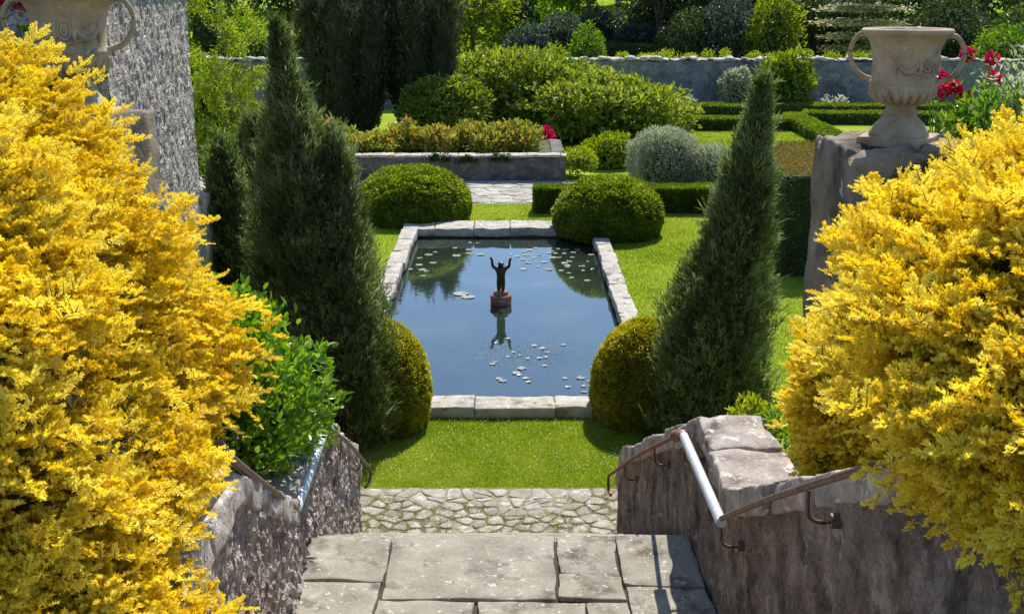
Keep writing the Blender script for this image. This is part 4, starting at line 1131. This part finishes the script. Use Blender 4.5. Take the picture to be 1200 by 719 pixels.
pad_cluster(9, -1.85, -1.3, 19.8, 22.0, .04, .085, 'pale lily pad along the pond side below the far broad dome', 'lily pads along the sunny side')
pad_cluster(7, -.25, .3, 14.3, 15.0, .03, .065, 'small pale lily pad alone in front of the statue reflection', 'lily pads before the reflection')
pad_cluster(9, .7, 1.15, 13.7, 14.6, .03, .06, 'small pale lily pad beside the near yellowish dome', 'lily pads beside the near dome')
pad_cluster(15, -.4, 1.0, 15.0, 16.3, .022, .05, 'tiny pale lily pad among the weed in front of the statue', 'tiny lily pads among the weed')
pad_cluster(4, .3, .65, 13.4, 13.7, .04, .07, 'small pale lily pad touching the near pond kerb', 'lily pads at the near kerb')
pad_cluster(2, -.98, -.7, 18.6, 18.9, .1, .15, 'large pale lily pad floating between the statue and the pond side', 'large lily pads')
s = Soup(); m = 520
P = np.c_[rng.normal(.1, .38, m), rng.normal(15.6, .35, m), np.full(m, -.052)]
P2 = np.c_[rng.normal(.55, .5, 300), rng.normal(21.2, .6, 300), np.full(300, -.052)]
P = np.concatenate([P, P2]); P = P[(P[:, 0] < 1.55)]; m = len(P)
leaves(s, P, np.c_[rng.normal(0, 1, (m, 2)), np.zeros(m)], np.tile([0, 0, 1.], (m, 1)) + rng.normal(0, .1, (m, 3)), rng.uniform(.012, .035, m), .013, rng.random(m) * .6)
tag(s.build('pond_weed', M['pond_weed']), kind='stuff')

# --- lawn grass and daisies
s = Soup()
def blades(n, x0, x1, y0, y1, L, W):
    P = np.c_[rng.uniform(x0, x1, n), rng.uniform(y0, y1, n), np.full(n, -.004)]
    m = ~((P[:, 0] > KX0) & (P[:, 0] < KX1) & (P[:, 1] > KY0) & (P[:, 1] < KY1))
    P = P[m]; k = len(P)
    v = .45 + .26 * vnoise(P, .7, 3) + .2 * vnoise(P, 4, 5) + rng.normal(0, .16, k)
    leaves(s, P, np.c_[rng.normal(0, .55, (k, 2)), np.ones(k)], rdir(k), L * rng.uniform(.6, 1.3, k), W, np.clip(v, 0, 1), 'tri')
blades(150000, -2.9, 2.7, 10.9, 12.95, .034, .007)
blades(90000, 1.9, 5.2, 12.9, 25.3, .04, .014)
blades(50000, -5.2, -2.2, 12.9, 26, .04, .014)
blades(14000, -1.4, 1.6, 24.0, 26.6, .04, .014)
blades(60000, 3.2, 10.5, 26.4, 41, .05, .03)
tag(s.build('lawn_grass', M['grass']), kind='stuff')
s = Soup(); m = 420
P = np.c_[rng.uniform(-1.6, 1.6, m), rng.uniform(11.1, 12.85, m), np.full(m, .034)]
leaves(s, P, np.c_[rng.normal(0, 1, (m, 2)), np.full(m, .3)], np.tile([0, 0, 1.], (m, 1)), .014, .012, rng.random(m)); tag(s.build('lawn_daisies', M['flower_white']), kind='stuff')

# --- woodland beyond the wall
def tree(name, x, y, h, cr, cb, mat, label, seed, L=.26, n=4200, nc=14, group=None, tr=.12, cat='tree'):
    z0 = float(hill(np.array([x]), np.array([float(y)]))[0]); r = random.Random(seed)
    t = empty(name, (x, y, z0), label, cat, group)
    lx, ly = r.uniform(-.3, .3), r.uniform(-.3, .3)
    s = Soup()
    top = np.array([x + lx, y + ly, z0 + h * .8])
    tp = smooth_path([(x, y, z0 - .2), (x + lx * .3, y + ly * .2, z0 + h * .35), tuple(top)], 12)
    tube(s, tp, np.linspace(tr * 1.2, tr * .25, len(tp)), 8)
    cz = z0 + (cb + h) / 2; rz = (h - cb) / 2
    cs = []
    for k in range(nc):
        d = rdir(1)[0]; q = r.uniform(.35, .8)
        cc = np.array([x + lx + d[0] * cr * q, y + ly + d[1] * cr * q, cz + d[2] * rz * q]); cs.append((cc, r.uniform(.3, .46) * cr, r.uniform(-.18, .18)))
        if k < 8:
            b = tp[int(len(tp) * r.uniform(.35, .75))]; P = smooth_path([tuple(b), tuple((b + cc) / 2 + (0, 0, .1)), tuple(cc)], 6); tube(s, P, np.linspace(tr * .4, .02, len(P)), 5)
    s.build('trunk', M['bark'], t)
    s = Soup()
    for cc, rc, vo in cs:
        m = n // nc; d = rdir(m); P = cc + d * rc * np.array([1, 1, .8]) * (rng.uniform(.45, 1.1, (m, 1)))
        leaves(s, P, d * .6 + rng.normal(0, .6, (m, 3)), d + np.array([0, 0, .7]) + rng.normal(0, .4, (m, 3)), L * rng.uniform(.6, 1.3, m), L * .6,
               np.clip(.45 + vo + .15 * d[:, 2] + rng.normal(0, .15, m), 0, 1), 'quad', .15)
    s.build('crown', mat, t)
    return t
def wshrub(x, y, r, h, mat, label, seed, L=.2, n=3000, group=None, cat='shrub'):
    z0 = float(hill(np.array([x]), np.array([float(y)]))[0])
    return leafy('woodland_shrub', (x, y, z0 + h * .45), (r, r, h * .58), n, L, L * .55, mat, label, cat, seed, 'quad', inner=.6, lump=(.22, 1.9, .14, 4.5), group=group)

tree('light_green_tree', -1.9, 58.5, 6.6, 2.9, .8, M['wood_light'], 'light yellow-green tree between the dark upright yews and the bluish shrubs', 201, .24, 8000, 20)
GD = 'dark shrubs massed behind the garden wall'
wshrub(.9, 56.5, 1.5, 2.6, M['wood_blue'], 'bluish dark shrub right behind the garden wall, next to the light green tree', 202, group=GD)
wshrub(2.6, 57.5, 1.3, 2.9, M['wood_blue'], 'bluish dark shrub behind the small bright bush over the garden wall', 203, group=GD)
wshrub(3.3, 52.5, .95, 2.9, M['wood_green'], 'small bright green bush just above the garden wall capping', 204, .16)
wshrub(2.0, 51.2, .6, 2.3, M['wood_light'], 'yellowish low bush peeping over the garden wall beside the bright green one', 205, .14, 1500)
hedge('dark_hedge', [(3.8, 58.0), (8.6, 56.0)], 1.2, 2.0, 7000, .14, 'dark clipped hedge behind the garden wall under the bright grass slope', mats=[M['wood_dark'], M['box_core']])
wshrub(6.3, 60.0, 1.3, 2.3, M['wood_blue'], 'greyish shrub between the two woodland trunks', 206, group=GD)
GT = 'woodland trees on the slope beyond the wall'
for k, (x, y, h, cr, cb, mt, lab) in enumerate([
    (4.2, 66, 9.0, 2.4, 3.6, 'wood_dark', 'slim dark woodland tree left of the bright grass gap with a bare trunk'),
    (7.7, 62, 8.0, 3.0, 2.7, 'wood_dark', 'woodland tree with a thick pale trunk standing behind the garden wall'),
    (9.6, 61, 7.5, 2.6, .9, 'wood_blue', 'dense bluish woodland tree just beyond the thick pale trunk'),
    (11.2, 66, 9, 2.6, .9, 'wood_dark', 'dark woodland tree behind the yellow-green shrub on the wall'),
    (15.2, 67, 9, 2.9, .9, 'wood_dark', 'dark woodland tree beside the tiered pale tree'),
    (18.8, 63, 8.6, 3.2, .6, 'wood_dark', 'dark woodland tree behind the tiered pale tree'),
    (23.0, 62, 9, 3.4, .5, 'wood_blue', 'dark bluish woodland tree above the urn handle'),
    (27.5, 61, 9, 3.4, .5, 'wood_green', 'mid green woodland tree above the red flowers'),
    (32.5, 64, 9.5, 3.6, .5, 'wood_dark', 'dark woodland tree at the far end of the wall'),
    (38, 62, 9, 3.6, .5, 'wood_dark', 'outermost dark woodland tree beyond the picture edge'),
    (-6.5, 62, 8.5, 2.8, .8, 'wood_green', 'green woodland tree behind the massive upright yew'),
    (-10.8, 66, 9.5, 3.2, 3.2, 'wood_green', 'tall green woodland tree with raised crown behind the feathery tree'),
    (-14.8, 64, 9, 3.2, 2.8, 'wood_dark', 'dark woodland tree over the bright leaves beside the house'),
    (-19.5, 62, 9, 3.4, 1, 'wood_dark', 'dark woodland tree behind the rubble house'),
    (-25, 64, 9, 3.6, 1, 'wood_green', 'green woodland tree far behind the rubble house'),
    (-31, 62, 9, 3.6, 1, 'wood_dark', 'outermost woodland tree behind the rubble house')]):
    tree('woodland_tree', x, y, h, cr, cb, M[mt], lab, 220 + k, .3, 4600, 16, GT, .2 if k == 1 else .14)
k = 0
GF = 'leafy trees filling the wood below the slope'
for x in np.arange(-34, 46, 2.9):
    xx = x + random.uniform(-.8, .8)
    if 3.9 < xx < 6.9: continue
    mt = random.choice(['wood_dark', 'wood_dark', 'wood_blue', 'wood_green']) if xx > 7 else random.choice(['wood_green', 'wood_light', 'wood_green', 'wood_dark'])
    top = 3.4 if 12 < xx < 17.5 else random.uniform(4.6, 7.2)
    tree('understorey_tree', xx, 70 + random.uniform(-2.5, 3), top, 2.4, .3, M[mt], 'leafy low tree filling the wood on the slope beyond the garden wall', 400 + k, .3, 2600, 11, GF, .1); k += 1
GB = 'trees closing the top of the grass slope'
k = 0
for x in np.arange(-52, 64, 4.2):
    y = 80 + random.uniform(-4, 6)
    tree('slope_tree', x + random.uniform(-1.5, 1.5), y, random.uniform(6.5, 9), 3.6, .5, M[random.choice(['wood_dark', 'wood_dark', 'wood_green', 'wood_blue'])], 'dark tree closing the top of the grass slope behind the woodland', 260 + k, .42, 3000, 12, GB, .2); k += 1
for k, (x, y, r, h, mt, lab) in enumerate([
    (8.4, 56, 1.5, 3.3, 'wood_dark', 'dark rounded shrub behind the wall at the foot of the pale trunk'),
    (10.2, 55.5, 1.5, 3.9, 'wood_blue', 'dark bluish shrub behind the wall next to the yellow-green shrub'),
    (14.0, 57, 1.5, 4.2, 'wood_dark', 'dark shrub behind the wall between the yellow-green shrub and the tiered tree'),
    (20.2, 55, 1.9, 4.4, 'wood_dark', 'dark shrub behind the wall directly above the shaded urn rim'),
    (23.5, 54, 1.8, 3.8, 'wood_dark', 'dark shrub behind the wall at the handle of the shaded urn'),
    (16.3, 58, 2.4, 4.6, 'wood_dark', 'dark broad shrub directly behind the tiered pale tree'),
    (4.6, 62.5, 1.6, 2.4, 'wood_blue', 'bluish shrub above the dark clipped hedge beyond the wall'),
    (7.6, 65, 2.0, 4.2, 'wood_dark', 'dark shrub filling the gap behind the pale woodland trunk'),
    (.4, 62, 2.0, 4.6, 'wood_green', 'green bush behind the bluish shrubs beside the light green tree'),
    (-4.3, 60, 2.2, 4.9, 'wood_light', 'light green bush showing beside the upright yews'),
    (-7.5, 59, 2.0, 4.6, 'wood_green', 'green bush hidden mostly by the massive upright yew'),
    (-14.8, 60, 2.2, 4.4, 'wood_green', 'bright green tall bush just beside the house wall beyond the garden wall'),
    (-12.5, 57, 1.8, 2.6, 'wood_green', 'bright green shrub behind the wall beside the house'),
    (-9.6, 56, 1.5, 2.3, 'wood_dark', 'dark low shrub behind the wall near the feathery tree')]):
    wshrub(x, y, r, h, M[mt], lab, 300 + k, group=GD)
wshrub(12.0, 54.5, 1.25, 4.2, M['wood_light'], 'upright yellow-green shrub standing behind the middle of the garden wall', 310, .2, 3600)
wshrub(21.0, 50.5, 1.6, 3.1, M['wood_green'], 'bright green shrub over the wall above the red flowers', 311, .2)
gt = 'low yellowish tufts along the top of the garden wall'
for k in range(15):
    x = 4.6 + k * .86 + random.uniform(-.25, .25)
    leafy('wall_tuft', (x, 48.25, 2.02), (random.uniform(.2, .6), .22, random.uniform(.1, .34)), 240, .12, .04, M['wood_light'], 'low yellowish tuft growing along the capping of the garden wall', 'plant', 320 + k, 'quad', core=False, inner=.15, group=gt, up=.8, var0=.6)
gf = 'small white flowering plants at the wall foot'
for k, x in enumerate((5.6, 6.2, 7.0, 12.4, 13.0)):
    leafy('white_flower_plant', (x, 46.2, .35), (.3, .25, .3), 200, .1, .06, M['varieg'], 'small white flowering plant at the foot of the garden wall', 'flowering plant', 340 + k, 'quad', core=False, inner=.2, group=gf, var0=.7)
# tiered pale dogwood
x, y = 15.9, 54.0; z0 = float(hill(np.array([x]), np.array([y]))[0])
t = empty('tiered_tree', (x, y, z0), 'pale creamy tree with flat horizontal tiers behind the garden wall', 'tree')
s = Soup(); tube(s, [(x, y, z0 - .1), (x, y, z0 + 5.5)], [.09, .03], 7); tw = Soup()
for k, (h, r) in enumerate(((1.9, 1.9), (2.45, 2.2), (3.05, 2.15), (3.7, 1.95), (4.5, 1.5), (5.2, .9))):
    for b in range(9):
        a = b / 9 * TAU + k; rr = r * random.uniform(.75, 1.1)
        P = smooth_path([(x, y, z0 + h - .2), (x + rr * .5 * math.cos(a), y + rr * .5 * math.sin(a), z0 + h), (x + rr * math.cos(a), y + rr * math.sin(a), z0 + h - .02)], 8)
        tube(s, P, np.linspace(.03, .008, len(P)), 4)
        m = 240; u = rng.random(m) ** .6; i = np.clip((u * (len(P) - 1)).astype(int), 0, len(P) - 1)
        p = P[i] + np.c_[rng.normal(0, .2, (m, 2)) * (.4 + u)[:, None], rng.normal(.0, .07, m) - .1 * u ** 2]
        leaves(tw, p, np.c_[rng.normal(0, 1, (m, 2)), rng.normal(0, .15, m)], np.tile([0, 0, 1.], (m, 1)) + rng.normal(0, .25, (m, 3)), .2, .12, np.clip(rng.normal(.5, .22, m), 0, 1))
s.build('trunk', M['bark'], t); tw.build('crown', M['cornus'], t)
SUN, SKY, EXPO = 4.7, .14, 0.55
# ================================================================== LIGHT AND CAMERA
EL, AZ = R(50), R(14)
w = bpy.data.worlds.new('World'); scene.world = w; w.use_nodes = True
nt = w.node_tree; nt.nodes.clear()
o_ = nt.nodes.new('ShaderNodeOutputWorld'); bg = nt.nodes.new('ShaderNodeBackground'); sk = nt.nodes.new('ShaderNodeTexSky')
sk.sky_type = 'NISHITA'; sk.sun_disc = False; sk.sun_elevation = EL; sk.sun_rotation = AZ
sk.air_density = 1.0; sk.dust_density = .3; sk.ozone_density = 5.0
bg.inputs['Strength'].default_value = SKY
nt.links.new(sk.outputs[0], bg.inputs['Color']); nt.links.new(bg.outputs[0], o_.inputs['Surface'])
sd = bpy.data.lights.new('sun', 'SUN'); sd.energy = SUN; sd.angle = R(.53); sd.color = (1.0, .94, .85)
so = bpy.data.objects.new('sun', sd); col.objects.link(so)
sdir = Vector((math.sin(AZ) * math.cos(EL), math.cos(AZ) * math.cos(EL), math.sin(EL)))
so.rotation_euler = (-sdir).to_track_quat('-Z', 'Y').to_euler(); so.location = (0, 0, 30)

cd = bpy.data.cameras.new('camera'); co = bpy.data.objects.new('camera', cd); col.objects.link(co)
co.location = (0, 0, 5); co.rotation_euler = (R(90 - 15.7), 0, 0)
cd.sensor_width = 36; cd.lens = 36 * 1356 / 1200; cd.clip_start = .1; cd.clip_end = 1000
scene.camera = co
scene.view_settings.view_transform = 'Standard'; scene.view_settings.look = 'None'
scene.view_settings.exposure = EXPO; scene.view_settings.gamma = 1; scene.view_settings.use_curve_mapping = False
scene.cycles.use_denoising = True
scene.cycles.max_bounces = 6; scene.cycles.diffuse_bounces = 3; scene.cycles.transmission_bounces = 4; scene.cycles.glossy_bounces = 3
